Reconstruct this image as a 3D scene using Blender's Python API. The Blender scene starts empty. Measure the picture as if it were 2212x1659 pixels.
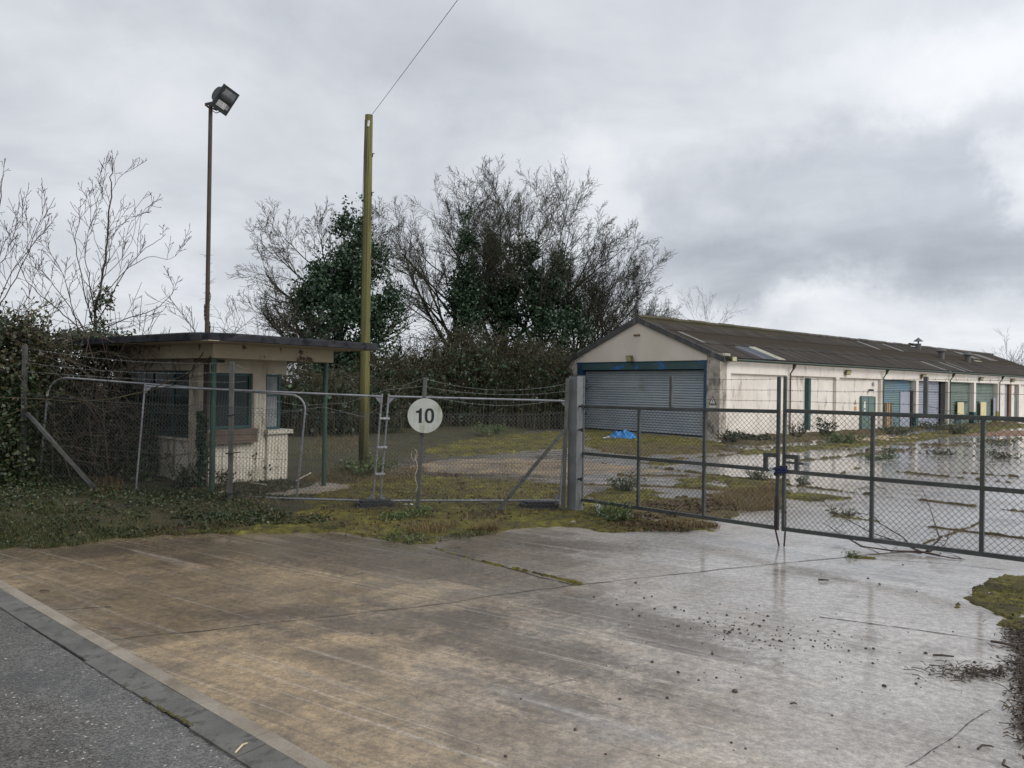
import bpy, math, random
import numpy as np
from mathutils import Vector, Matrix, noise as mnoise
random.seed(11)
RNG = np.random.default_rng(11)
R = math.radians
scene = bpy.context.scene
COL = scene.collection

# ------------------------------------------------------------------ camera
W0, H0, F0 = 2212.0, 1659.0, 1661.0
EYE = 2.3
ROLL, PITCH = R(0.86), math.atan(4.5 / F0)
CR = Vector((math.cos(ROLL), 0, math.sin(ROLL)))
CF = Vector((0, math.cos(PITCH), math.sin(PITCH)))
CR = (CR - CF * CR.dot(CF)).normalized()
CU = CR.cross(CF)
cam_d = bpy.data.cameras.new("camera")
cam = bpy.data.objects.new("camera", cam_d)
COL.objects.link(cam)
cam_d.sensor_width = 36.0
cam_d.lens = 36.0 * F0 / W0
cam_d.clip_start = 0.05
cam_d.clip_end = 3000
cam.matrix_world = Matrix(((CR.x, CU.x, -CF.x, 0), (CR.y, CU.y, -CF.y, 0), (CR.z, CU.z, -CF.z, EYE), (0, 0, 0, 1)))
scene.camera = cam
EYEP = Vector((0, 0, EYE))

def ray(x, y):
    return CF + CR * ((x - W0 / 2) / F0) + CU * ((H0 / 2 - y) / F0)
def G(x, y, z=0.0):                     # point of the level ground (height z) seen at photo position x, y
    d = ray(x, y)
    return EYEP + d * ((z - EYE) / d.z)
def P(x, y, depth):                     # point at a given distance
    d = ray(x, y)
    return EYEP + d * (depth / d.y)

# ------------------------------------------------------------------ world: overcast sky
SUN_AZ, SUN_EL = R(118), R(34)          # azimuth from +Y clockwise (behind and to the right)
world = bpy.data.worlds.new("World")
scene.world = world
world.use_nodes = True
wn, wl = world.node_tree.nodes, world.node_tree.links
wn.clear()
def N(nodes, t, **kw):
    n = nodes.new(t)
    for k, v in kw.items():
        if k.startswith('i_'):
            key = k[2:]
            n.inputs[int(key) if key.isdigit() else key.replace('_', ' ')].default_value = v
        else:
            setattr(n, k, v)
    return n
def wmath(op, a, b=None, clamp=False):
    n = wn.new('ShaderNodeMath'); n.operation = op; n.use_clamp = clamp
    for i, v in enumerate((a, b)):
        if v is None: continue
        if isinstance(v, (int, float)): n.inputs[i].default_value = v
        else: wl.new(v, n.inputs[i])
    return n.outputs[0]
wo = wn.new('ShaderNodeOutputWorld')
bg = wn.new('ShaderNodeBackground'); bg.inputs['Strength'].default_value = 0.1
wl.new(bg.outputs[0], wo.inputs[0])
sky = wn.new('ShaderNodeTexSky'); sky.sky_type = 'NISHITA'; sky.sun_disc = False
sky.sun_elevation = SUN_EL; sky.sun_rotation = SUN_AZ
tc = wn.new('ShaderNodeTexCoord')
sep = wn.new('ShaderNodeSeparateXYZ'); wl.new(tc.outputs['Generated'], sep.inputs[0])
X, Y, Z = sep.outputs
# cloud deck seen in perspective: direction / height
zz = wmath('ADD', wmath('MAXIMUM', Z, 0.0), 0.22)
comb = wn.new('ShaderNodeCombineXYZ')
wl.new(wmath('DIVIDE', X, zz), comb.inputs[0]); wl.new(wmath('DIVIDE', Y, zz), comb.inputs[1])
n1 = N(wn, 'ShaderNodeTexNoise', i_Scale=1.55, i_Detail=9.0, i_Roughness=0.56, i_Distortion=0.35)
n2 = N(wn, 'ShaderNodeTexNoise', i_Scale=0.55, i_Detail=4.0, i_Roughness=0.5)
wl.new(comb.outputs[0], n1.inputs['Vector']); wl.new(comb.outputs[0], n2.inputs['Vector'])
# compass position wobbled by noise so the cloud masses get ragged edges
n3 = N(wn, 'ShaderNodeTexNoise', i_Scale=5.0, i_Detail=7.0, i_Roughness=0.62)
wl.new(tc.outputs['Generated'], n3.inputs['Vector'])
s3 = wn.new('ShaderNodeSeparateColor'); wl.new(n3.outputs['Color'], s3.inputs[0])
az = wmath('ADD', wmath('ARCTAN2', X, Y), wmath('MULTIPLY', wmath('SUBTRACT', s3.outputs[0], 0.5), 0.34))
el = wmath('ADD', wmath('ARCSINE', Z), wmath('MULTIPLY', wmath('SUBTRACT', s3.outputs[1], 0.5), 0.22))
def blob(px, py, wx, wy, amp, tilt=0.0):
    d = ray(px, py).normalized()
    a0, e0 = math.atan2(d.x, d.y), math.asin(d.z)
    da, de = wmath('SUBTRACT', az, a0), wmath('SUBTRACT', el, e0)
    c, s = math.cos(tilt), math.sin(tilt)
    u = wmath('ADD', wmath('MULTIPLY', da, c / wx), wmath('MULTIPLY', de, s / wx))
    v = wmath('ADD', wmath('MULTIPLY', da, -s / wy), wmath('MULTIPLY', de, c / wy))
    q = wmath('ADD', wmath('MULTIPLY', u, u), wmath('MULTIPLY', v, v))
    q = wmath('MULTIPLY', q, q)
    return wmath('MULTIPLY', wmath('POWER', 2.718, wmath('MULTIPLY', q, -1.0)), amp)
val = wmath('ADD', wmath('MULTIPLY', wmath('SUBTRACT', n1.outputs[0], 0.5), 0.68),
            wmath('MULTIPLY', wmath('SUBTRACT', n2.outputs[0], 0.5), 0.22))
val = wmath('ADD', val, 0.625)
for b in ((1830, 470, .24, .10, -.18, .12), (1640, 545, .20, .055, -.06, 0), (2080, 560, .16, .07, -.07, 0), (960, 130, .20, .075, -.10, -.25),
          (2190, 400, .045, .045, .20, .4), (1640, 655, .16, .026, .17, 0), (2010, 690, .14, .03, .10, 0), (1290, 430, .06, .08, .13, .4), (2150, 130, .12, .06, .08, .3),
          (330, 640, .30, .05, .10, 0), (120, 80, .18, .05, .06, -.3), (1830, 210, .20, .05, .07, .1), (1500, 760, .3, .03, .08, 0)):
    val = wmath('ADD', val, blob(*b))
ramp = wn.new('ShaderNodeValToRGB'); wl.new(val, ramp.inputs[0])
e = ramp.color_ramp.elements
e[0].position = 0.18; e[0].color = (.300, .325, .372, 1)
e[1].position = 1.0; e[1].color = (.90, .90, .885, 1)
for p_, c_ in ((.36, (.405, .430, .475, 1)), (.55, (.550, .578, .628, 1)), (.74, (.72, .745, .785, 1))):
    k = e.new(p_); k.color = c_
# the deck is thinner, so brighter, round the hidden sun behind the camera
sd = Vector((math.sin(SUN_AZ) * math.cos(SUN_EL), math.cos(SUN_AZ) * math.cos(SUN_EL), math.sin(SUN_EL)))
dot = N(wn, 'ShaderNodeVectorMath', operation='DOT_PRODUCT'); wl.new(tc.outputs['Generated'], dot.inputs[0]); dot.inputs[1].default_value = sd
glow = wmath('ADD', wmath('MULTIPLY', wmath('POWER', wmath('MAXIMUM', wmath('ADD', wmath('MULTIPLY', dot.outputs['Value'], .6), .4), 0.0), 2.0), 6.0), 10.0)
vm = N(wn, 'ShaderNodeVectorMath', operation='SCALE'); wl.new(ramp.outputs[0], vm.inputs[0]); wl.new(glow, vm.inputs['Scale'])
mx = wn.new('ShaderNodeMix'); mx.data_type = 'RGBA'; mx.inputs[0].default_value = 0.95
wl.new(sky.outputs[0], mx.inputs[6]); wl.new(vm.outputs[0], mx.inputs[7])
wl.new(mx.outputs[2], bg.inputs['Color'])

sun_d = bpy.data.lights.new("sun", 'SUN'); sun_d.energy = 1.5; sun_d.angle = R(30); sun_d.color = (1, .96, .9)
sun = bpy.data.objects.new("sun", sun_d); COL.objects.link(sun)
sun.rotation_euler = sd.to_track_quat('Z', 'Y').to_euler()

scene.view_settings.view_transform = 'Standard'
scene.view_settings.look = 'None'
scene.view_settings.gamma = 1
scene.view_settings.exposure = 0.1
scene.view_settings.use_curve_mapping = False

# ------------------------------------------------------------------ mesh helpers
class MB:
    def __init__(s): s.v = []; s.f = []
    def add(s, vs, fs):
        o = len(s.v); s.v.extend([tuple(p) for p in vs]); s.f.extend([tuple(i + o for i in f) for f in fs])
    def box(s, c, d, m=None):
        x, y, z = d[0] / 2, d[1] / 2, d[2] / 2
        vs = [Vector((a, b, e)) for a in (-x, x) for b in (-y, y) for e in (-z, z)]
        if m is not None: vs = [m @ p for p in vs]
        c = Vector(c)
        s.add([p + c for p in vs], [(0, 1, 3, 2), (4, 6, 7, 5), (0, 4, 5, 1), (2, 3, 7, 6), (0, 2, 6, 4), (1, 5, 7, 3)])
    def bb(s, x0, x1, y0, y1, z0, z1):
        s.box(((x0 + x1) / 2, (y0 + y1) / 2, (z0 + z1) / 2), (x1 - x0, y1 - y0, z1 - z0))
    def bar(s, a, b, w, h, up=(0, 0, 1)):                # rectangular bar from a to b
        a, b = Vector(a), Vector(b); d = (b - a); L = d.length; d.normalize()
        u = Vector(up)
        if abs(d.dot(u)) > .95: u = Vector((0, 1, 0))
        sx = d.cross(u).normalized(); uz = sx.cross(d)
        m = Matrix((d, sx, uz)).transposed()
        s.box((a + b) / 2, (L, w, h), m)
    def tube(s, pts, rad, n=6, cap=True):
        pts = [Vector(p) for p in pts]
        if isinstance(rad, (int, float)): rad = [rad] * len(pts)
        o = len(s.v); ref = None
        for i, p in enumerate(pts):
            d = (pts[min(i + 1, len(pts) - 1)] - pts[max(i - 1, 0)]).normalized()
            if ref is None:
                ref = d.cross(Vector((0, 0, 1)))
                if ref.length < .1: ref = d.cross(Vector((1, 0, 0)))
            ref = (ref - d * ref.dot(d)); 
            if ref.length < 1e-6: ref = d.orthogonal()
            ref.normalize()
            b = d.cross(ref)
            for k in range(n):
                t = 2 * math.pi * k / n
                q = p + (ref * math.cos(t) + b * math.sin(t)) * rad[i]
                s.v.append((q.x, q.y, q.z))
        for i in range(len(pts) - 1):
            for k in range(n):
                k2 = (k + 1) % n
                s.f.append((o + i * n + k, o + i * n + k2, o + (i + 1) * n + k2, o + (i + 1) * n + k))
        if cap:
            s.f.append(tuple(o + k for k in reversed(range(n))))
            e_ = o + (len(pts) - 1) * n
            s.f.append(tuple(e_ + k for k in range(n)))
    def prism(s, poly, m, h):                            # poly in local xy, extruded 0..h along local z, placed by matrix m
        n = len(poly)
        vs = [m @ Vector((x, y, 0)) for x, y in poly] + [m @ Vector((x, y, h)) for x, y in poly]
        s.add(vs, [tuple(reversed(range(n))), tuple(range(n, 2 * n))] + [(i, (i + 1) % n, n + (i + 1) % n, n + i) for i in range(n)])
    def build(s, name, mat, parent=None, smooth=False, off=None):
        me = bpy.data.meshes.new(name)
        vs = s.v
        if off is not None: vs = [(a - off[0], b - off[1], c - off[2]) for a, b, c in vs]
        me.from_pydata(vs, [], s.f); me.update()
        if smooth: me.polygons.foreach_set('use_smooth', [True] * len(me.polygons))
        return link(name, me, mat, parent)
def link(name, me, mat, parent=None):
    o = bpy.data.objects.new(name, me); COL.objects.link(o)
    if mat: me.materials.append(mat)
    if parent: o.parent = parent
    return o
def tag(o, label=None, cat=None, group=None, kind=None):
    if label: o['label'] = label
    if cat: o['category'] = cat
    if group: o['group'] = group
    if kind: o['kind'] = kind
    return o
def empty(name, loc, rz=0.0, label=None, cat=None, group=None):
    o = bpy.data.objects.new(name, None); COL.objects.link(o); o.location = loc; o.rotation_euler = (0, 0, rz)
    o.empty_display_size = .2
    return tag(o, label, cat, group)
def copy_tree(o, parent=None):
    c = o.copy(); COL.objects.link(c); c.parent = parent
    for ch in list(o.children): copy_tree(ch, c)
    return c
def np_mesh(name, verts, quads, mat, parent=None, nper=4):
    me = bpy.data.meshes.new(name)
    nv, nf = len(verts), len(quads)
    me.vertices.add(nv); me.vertices.foreach_set('co', np.asarray(verts, dtype=np.float32).ravel())
    me.loops.add(nf * nper); me.polygons.add(nf)
    me.polygons.foreach_set('loop_start', np.arange(0, nf * nper, nper, dtype=np.int32))
    me.loops.foreach_set('vertex_index', np.asarray(quads, dtype=np.int32).ravel())
    me.update(); me.validate()
    return link(name, me, mat, parent)
def leaf_mesh(name, pts, size, mat, parent=None, up=0.0, aspect=.8, off=(0, 0, 0)):
    """many small leaf-shaped faces at pts"""
    pts = np.asarray(pts, dtype=float) - np.array(off); n = len(pts)
    nr = RNG.normal(size=(n, 3)); nr[:, 2] += up * 2; nr /= np.linalg.norm(nr, axis=1)[:, None]
    a = np.cross(nr, RNG.normal(size=(n, 3))); a /= np.linalg.norm(a, axis=1)[:, None] + 1e-9
    b = np.cross(nr, a)
    s = (size[0] + (size[1] - size[0]) * RNG.random(n))[:, None]
    v = np.empty((n, 4, 3))
    v[:, 0] = pts - a * s * .5; v[:, 1] = pts + b * s * .42 * aspect + nr * s * .1 - a * s * .12
    v[:, 2] = pts + a * s * .55; v[:, 3] = pts - b * s * .42 * aspect + nr * s * .1 - a * s * .12
    return np_mesh(name, v.reshape(-1, 3), np.arange(n * 4).reshape(n, 4), mat, parent)
def blade_mesh(name, pts, h, w, mat, parent=None, lean=.5, off=(0, 0, 0)):
    """bent grass blades: a quad and a triangle folded into two quads"""
    pts = np.asarray(pts, dtype=float) - np.array(off); n = len(pts)
    an = RNG.random(n) * 2 * math.pi; ln = lean * (0.3 + RNG.random(n))
    d = np.stack([np.cos(an), np.sin(an), np.zeros(n)], 1); sd_ = np.stack([-np.sin(an), np.cos(an), np.zeros(n)], 1)
    hh = (h[0] + (h[1] - h[0]) * RNG.random(n) ** 1.5)[:, None]; ww = (w * (.6 + .8 * RNG.random(n)))[:, None]
    up = np.array([0, 0, 1.0])
    m = pts + d * hh * ln[:, None] * .35 + up * hh * .6
    t = pts + d * hh * ln[:, None] * 1.1 + up * hh * (1.0 - .35 * ln[:, None])
    v = np.empty((n, 6, 3))
    v[:, 0] = pts - sd_ * ww; v[:, 1] = pts + sd_ * ww; v[:, 2] = m + sd_ * ww * .8; v[:, 3] = m - sd_ * ww * .8
    v[:, 4] = t + sd_ * ww * .15; v[:, 5] = t - sd_ * ww * .15
    i = np.arange(n)[:, None] * 6
    q = np.concatenate([i + np.array([0, 1, 2, 3]), i + np.array([3, 2, 4, 5])])
    return np_mesh(name, v.reshape(-1, 3), q, mat, parent)

# ------------------------------------------------------------------ material helpers
def newmat(name):
    m = bpy.data.materials.new(name); m.use_nodes = True
    nt = m.node_tree; nt.nodes.clear()
    out = nt.nodes.new('ShaderNodeOutputMaterial'); b = nt.nodes.new('ShaderNodeBsdfPrincipled')
    nt.links.new(b.outputs[0], out.inputs[0])
    return m, nt.nodes, nt.links, b
def rampnode(nodes, stops):
    r = nodes.new('ShaderNodeValToRGB'); el_ = r.color_ramp.elements
    while len(el_) < len(stops): el_.new(.5)
    for i, (p_, c_) in enumerate(stops):
        el_[i].position = p_; el_[i].color = (c_[0], c_[1], c_[2], 1)
    return r
def mixc(nodes, links, fac, a, b, blend='MIX'):
    m = nodes.new('ShaderNodeMix'); m.data_type = 'RGBA'; m.blend_type = blend
    for sock, v in ((m.inputs[0], fac), (m.inputs[6], a), (m.inputs[7], b)):
        if isinstance(v, (int, float)): sock.default_value = v
        elif isinstance(v, tuple): sock.default_value = (v[0], v[1], v[2], 1)
        else: links.new(v, sock)
    return m.outputs[2]
def mathn(nodes, links, op, a, b=None, clamp=False):
    n = nodes.new('ShaderNodeMath'); n.operation = op; n.use_clamp = clamp
    for i, v in enumerate((a, b)):
        if v is None: continue
        if isinstance(v, (int, float)): n.inputs[i].default_value = v
        else: links.new(v, n.inputs[i])
    return n.outputs[0]
def noisen(nodes, links, vec, scale, detail=5, rough=.55, stretch=None, dist=0):
    if stretch:
        mp = nodes.new('ShaderNodeMapping'); mp.inputs['Scale'].default_value = stretch; links.new(vec, mp.inputs[0]); vec = mp.outputs[0]
    n = N(nodes, 'ShaderNodeTexNoise', i_Scale=scale, i_Detail=float(detail), i_Roughness=rough, i_Distortion=float(dist)); links.new(vec, n.inputs['Vector'])
    return n.outputs[0]
def smooth(nodes, links, v, lo, hi):
    n = nodes.new('ShaderNodeMapRange'); n.interpolation_type = 'SMOOTHSTEP'; links.new(v, n.inputs[0])
    n.inputs[1].default_value = lo; n.inputs[2].default_value = hi
    return n.outputs[0]
def weathered(name, a, b, scale=3, dirt=None, dirt_lo=.55, dirt_hi=.72, dscale=2.5, dstretch=None, rough=.7, metal=0.0, bump=.15, bscale=40, fine=.18, spec=None, stretch=None):
    m, nd, lk, bs = newmat(name)
    co = nd.new('ShaderNodeTexCoord').outputs['Object']
    n_ = noisen(nd, lk, co, scale, 6, .6, stretch)
    c = mixc(nd, lk, smooth(nd, lk, n_, .3, .7), a, b)
    nf = noisen(nd, lk, co, bscale, 4, .6)
    c = mixc(nd, lk, fine, c, rgb_of(nd, lk, nf), 'OVERLAY')
    if dirt:
        dn = noisen(nd, lk, co, dscale, 7, .62, dstretch)
        c = mixc(nd, lk, smooth(nd, lk, dn, dirt_lo, dirt_hi), c, dirt)
    lk.new(c, bs.inputs['Base Color'])
    bs.inputs['Metallic'].default_value = metal
    r = mathn(nd, lk, 'ADD', mathn(nd, lk, 'MULTIPLY', mathn(nd, lk, 'SUBTRACT', n_, .5), .35), rough, True)
    lk.new(r, bs.inputs['Roughness'])
    if spec is not None: bs.inputs['Specular IOR Level'].default_value = spec
    if bump:
        bp = N(nd, 'ShaderNodeBump', i_Strength=bump, i_Distance=.02); lk.new(nf, bp.inputs['Height']); lk.new(bp.outputs[0], bs.inputs['Normal'])
    return m
def rgb_of(nd, lk, v):
    c = nd.new('ShaderNodeCombineColor')
    for i in range(3): lk.new(v, c.inputs[i])
    return c.outputs[0]
def leafy(name, stops, rough=.5, trans=.25, patch=None, pscale=1.0):
    m, nd, lk, bs = newmat(name)
    g = nd.new('ShaderNodeNewGeometry')
    r = rampnode(nd, stops); lk.new(g.outputs['Random Per Island'], r.inputs[0])
    c = r.outputs[0]
    if patch:
        co = nd.new('ShaderNodeTexCoord').outputs['Object']
        c = mixc(nd, lk, smooth(nd, lk, noisen(nd, lk, co, pscale, 3), .45, .62), c, patch)
    lk.new(c, bs.inputs['Base Color']); bs.inputs['Roughness'].default_value = rough
    if trans:
        bs.inputs['Subsurface Weight'].default_value = 0
        out = [n for n in nd if n.type == 'OUTPUT_MATERIAL'][0]
        tr = nd.new('ShaderNodeBsdfTranslucent'); lk.new(c, tr.inputs[0])
        ms = nd.new('ShaderNodeMixShader'); ms.inputs[0].default_value = trans
        lk.new(bs.outputs[0], ms.inputs[1]); lk.new(tr.outputs[0], ms.inputs[2]); lk.new(ms.outputs[0], out.inputs[0])
    return m

M = {}
M['galv'] = weathered('galvanised_steel', (.13, .165, .165), (.25, .255, .255), 6, dirt=(.10, .10, .085), dscale=5, rough=.5, metal=.35, bump=.05, bscale=60)
M['galv_dull'] = weathered('dull_gate_steel', (.05, .055, .053), (.092, .097, .092), 5, dirt=(.06, .075, .04), dscale=4, dstretch=(1, 1, .5), rough=.55, metal=.2, bump=.06, bscale=60)
M['galv_post'] = weathered('streaked_post_steel', (.14, .145, .15), (.215, .22, .225), 3, dirt=(.12, .125, .115), dscale=5, dstretch=(3, 3, .25), rough=.55, metal=.15, bump=.05)
M['wire'] = weathered('wire', (.062, .065, .062), (.105, .108, .104), 8, rough=.6, metal=.3, bump=0)
M['wire_pale'] = weathered('pale_wire', (.16, .165, .16), (.24, .245, .235), 8, rough=.6, metal=.3, bump=0)
M['tube'] = weathered('bright_tube', (.19, .195, .205), (.30, .305, .32), 5, dirt=(.11, .10, .085), dscale=8, dirt_lo=.6, rough=.42, metal=.55, bump=.03)
M['post'] = weathered('grey_fence_post', (.055, .056, .052), (.10, .10, .094), 4, dirt=(.10, .10, .07), dscale=5, dstretch=(1, 1, .4), rough=.7, bump=.08)
M['black'] = weathered('black_rubber', (.015, .016, .017), (.03, .03, .03), 6, rough=.75, bump=.2)
M['rust'] = weathered('rusty_pole', (.040, .029, .024), (.075, .048, .035), 4, dirt=(.075, .07, .063), dscale=6, dstretch=(2, 2, .3), rough=.75, bump=.15)
M['dark_rust'] = weathered('dark_rod', (.03, .015, .012), (.06, .03, .022), 8, rough=.6)
M['lamp_black'] = weathered('lamp_housing', (.018, .021, .024), (.035, .04, .042), 6, rough=.55, bump=.05)
M['pole'] = weathered('algae_green_wood', (.095, .092, .026), (.155, .148, .042), 2.0, dirt=(.055, .048, .028), dirt_lo=.48, dirt_hi=.62, dscale=3.0, dstretch=(9, 9, .16), rough=.85, bump=.5, bscale=25, fine=.35, stretch=(5, 5, .2))
M['sign'] = weathered('dirty_white_sign', (.38, .39, .35), (.47, .48, .44), 3, dirt=(.27, .28, .19), dirt_lo=.50, dirt_hi=.72, dscale=4, dstretch=(1.6, 1, .45), rough=.5, bump=.02)
M['ink'] = weathered('black_ink', (.008, .009, .012), (.012, .013, .016), 5, rough=.5, bump=0)
M['strap'] = weathered('navy_strap', (.010, .014, .055), (.016, .024, .10), 20, rough=.7)
M['padlock'] = weathered('padlock_steel', (.5, .52, .55), (.7, .7, .72), 10, rough=.3, metal=.7, bump=0)
M['tarp'] = weathered('blue_tarp', (.008, .125, .34), (.012, .19, .47), 3, rough=.4, bump=.1, bscale=15)
M['cream'] = weathered('cream_render', (.67, .61, .54), (.79, .735, .665), .8, dirt=(.33, .285, .225), dirt_lo=.54, dirt_hi=.76, dscale=1.8, dstretch=(1.4, 1.4, .35), rough=.8, bump=.12, bscale=30, fine=.12)
M['cream_gable'] = weathered('cream_gable_render', (.62, .545, .455), (.69, .62, .53), .7, dirt=(.33, .28, .21), dirt_lo=.6, dirt_hi=.85, dscale=1.5, dstretch=(1.6, 1.6, .3), rough=.8, bump=.1, bscale=30, fine=.12)
M['block'] = weathered('stained_block_pier', (.34, .30, .245), (.50, .45, .38), 1.6, dirt=(.12, .11, .09), dirt_lo=.46, dirt_hi=.66, dscale=2.2, dstretch=(1, 1, .6), rough=.85, bump=.3, bscale=14)
M['barge'] = weathered('dark_bargeboard', (.045, .046, .05), (.085, .083, .08), 2, dirt=(.17, .165, .15), dirt_lo=.55, dirt_hi=.75, dscale=3, dstretch=(1, 1, .3), rough=.7)
M['steel_blue'] = weathered('blue_green_steel', (.035, .075, .085), (.045, .09, .085), 1.2, dirt=(.03, .13, .34), dirt_lo=.56, dirt_hi=.66, dscale=1.3, rough=.55, bump=.05)
M['steel_navy'] = weathered('navy_jamb', (.012, .045, .10), (.02, .06, .13), 2, rough=.5)
M['shut_grey'] = weathered('grey_shutter', (.30, .345, .375), (.37, .41, .435), .8, dirt=(.25, .27, .21), dirt_lo=.58, dirt_hi=.8, dscale=.9, rough=.5, metal=.15, bump=.03)
M['shut_lilac'] = weathered('lilac_grey_shutter', (.30, .32, .38), (.36, .38, .44), .8, rough=.5, metal=.2, bump=.03)
M['shut_green'] = weathered('sage_shutter', (.15, .20, .175), (.20, .25, .215), 1.0, dirt=(.12, .15, .12), dscale=1.5, rough=.6, bump=.03)
M['shut_blue'] = weathered('patched_blue_shutter', (.15, .23, .23), (.17, .25, .23), 1.0, dirt=(.13, .23, .36), dirt_lo=.45, dirt_hi=.62, dscale=.55, rough=.6, bump=.03)
M['door_green'] = weathered('green_door', (.10, .155, .135), (.13, .185, .16), 1.5, dirt=(.16, .34, .52), dirt_lo=.60, dirt_hi=.68, dscale=1.4, rough=.5)
M['gutter'] = weathered('green_gutter', (.016, .032, .021), (.028, .046, .03), 3, dirt=(.05, .05, .035), rough=.6)
M['green_post'] = weathered('dark_green_post', (.012, .038, .028), (.022, .062, .04), 3, dirt=(.05, .08, .06), dscale=6, dstretch=(1, 1, .3), rough=.5)
M['teal'] = weathered('teal_frame', (.012, .055, .06), (.02, .08, .085), 4, rough=.5)
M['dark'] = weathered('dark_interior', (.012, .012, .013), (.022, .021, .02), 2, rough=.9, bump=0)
M['brown_wood'] = weathered('old_brown_boards', (.10, .072, .052), (.155, .115, .088), 2, dirt=(.07, .05, .04), dscale=6, dstretch=(.3, 1, 3), rough=.8, bump=.25, bscale=22)
M['rotten'] = weathered('rust_brown_panel', (.11, .06, .025), (.17, .10, .05), 3, rough=.8)
M['yellow_board'] = weathered('pale_yellow_board', (.62, .54, .30), (.68, .60, .36), 2, rough=.6)
M['ochre'] = weathered('ochre_paint', (.35, .28, .05), (.42, .34, .08), 2, rough=.7)
M['dark_green_paint'] = weathered('dark_green_paint', (.02, .06, .065), (.03, .085, .085), 3, rough=.6)
M['white'] = weathered('white_notice', (.6, .6, .58), (.7, .7, .68), 4, rough=.5, bump=0)
M['blue_sign'] = weathered('blue_notice', (.03, .10, .35), (.05, .14, .42), 4, rough=.5, bump=0)
M['yellow_sign'] = weathered('yellow_sign', (.5, .36, .03), (.6, .44, .06), 4, rough=.5, bump=0)
M['orange_sign'] = weathered('orange_sign', (.5, .22, .03), (.55, .26, .05), 4, rough=.5, bump=0)
M['light_olive'] = weathered('olive_lamp_case', (.11, .10, .06), (.17, .155, .10), 8, rough=.5)
M['lamp_lens'] = weathered('yellowed_lens', (.42, .38, .18), (.5, .46, .25), 8, rough=.25, bump=0)
M['slab'] = weathered('roof_slab_edge', (.020, .021, .025), (.045, .045, .05), 2.5, dirt=(.012, .013, .016), dirt_lo=.5, dirt_hi=.62, dscale=4, rough=.8, bump=.2, bscale=18, spec=.15)
M['soffit'] = weathered('cream_soffit', (.33, .275, .20), (.40, .345, .265), 1.2, dirt=(.20, .16, .11), dirt_lo=.55, dirt_hi=.75, dscale=2, rough=.85)
M['beam'] = weathered('spotted_cream_beam', (.36, .30, .21), (.46, .395, .29), 1.0, dirt=(.08, .06, .045), dirt_lo=.57, dirt_hi=.63, dscale=3.6, rough=.85, bump=.15)
M['hut'] = weathered('hut_cream', (.42, .36, .28), (.56, .495, .405), 1.5, dirt=(.18, .15, .10), dirt_lo=.5, dirt_hi=.78, dscale=2.5, dstretch=(2, 2, .4), rough=.85, bump=.15)
M['hut_rib'] = weathered('ribbed_cream_cladding', (.50, .455, .37), (.64, .595, .505), 2, dirt=(.22, .19, .12), dirt_lo=.50, dirt_hi=.72, dscale=3, dstretch=(2, 2, .4), rough=.7, bump=.1)
M['stick'] = weathered('dead_sticks', (.040, .029, .021), (.082, .062, .045), 10, rough=.9, bump=.2)
M['pale_stick'] = weathered('pale_sticks', (.38, .33, .25), (.48, .42, .33), 10, rough=.8)
M['straw'] = weathered('straw', (.5, .42, .22), (.58, .5, .3), 10, rough=.7)
M['litter'] = weathered('white_litter', (.62, .64, .68), (.75, .76, .8), 10, rough=.4)
M['stone'] = weathered('dark_red_stone', (.032, .020, .019), (.075, .045, .04), 25, rough=.45, bump=.3)
M['rubble'] = weathered('sandy_rubble', (.34, .25, .15), (.45, .35, .22), 4, rough=.9)
M['bark'] = weathered('lichened_bark', (.028, .026, .018), (.055, .050, .031), 4, dirt=(.035, .03, .022), dscale=6, rough=.95, bump=.5, bscale=25)
M['bark_red'] = weathered('red_brown_bark', (.040, .026, .020), (.070, .048, .035), 5, rough=.9, bump=.3)
M['twig'] = weathered('olive_twigs', (.030, .029, .019), (.052, .049, .030), 2, dirt=(.05, .04, .026), dscale=3, rough=.95, bump=0)
M['twig_grey'] = weathered('grey_brown_twigs', (.036, .030, .025), (.062, .053, .044), 3, rough=.95, bump=0)
M['cane'] = weathered('bramble_canes', (.040, .034, .017), (.068, .058, .028), .6, dirt=(.030, .042, .014), dscale=.7, rough=.9, bump=0)
M['ivy'] = leafy('ivy_leaves', [(0, (.012, .027, .013)), (.5, (.026, .056, .026)), (.85, (.044, .088, .04)), (1, (.07, .115, .055))], .45, .12)
M['ivy_near'] = leafy('near_ivy', [(0, (.016, .025, .010)), (.5, (.028, .046, .015)), (.78, (.046, .07, .024)), (.88, (.085, .06, .03)), (1, (.10, .12, .05))], .45, .15)
M['hedge_leaf'] = leafy('hedge_leaves', [(0, (.030, .028, .013)), (.5, (.052, .046, .022)), (.8, (.078, .060, .03)), (1, (.12, .115, .05))], .5, .15)
M['thicket_leaf'] = leafy('thicket_leaves', [(0, (.018, .024, .012)), (.6, (.034, .042, .020)), (.9, (.055, .055, .027)), (1, (.09, .085, .04))], .5, .12)
M['weed'] = leafy('weed_leaves', [(0, (.055, .085, .025)), (.6, (.09, .135, .04)), (1, (.15, .18, .07))], .55, .25)
M['weed_grey'] = leafy('grey_green_weed', [(0, (.06, .072, .042)), (.6, (.095, .11, .062)), (1, (.14, .15, .085))], .6, .2)
M['weed_dark'] = leafy('dark_shrub_leaves', [(0, (.025, .034, .016)), (.6, (.042, .055, .026)), (1, (.075, .08, .04))], .5, .15)
M['grass'] = leafy('grass_blades', [(0, (.034, .046, .014)), (.5, (.058, .076, .020)), (.78, (.10, .10, .034)), (1, (.21, .17, .07))], .6, .3)
M['dry'] = leafy('dry_grass', [(0, (.11, .075, .03)), (.5, (.18, .125, .05)), (1, (.28, .21, .095))], .7, .3)
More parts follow.
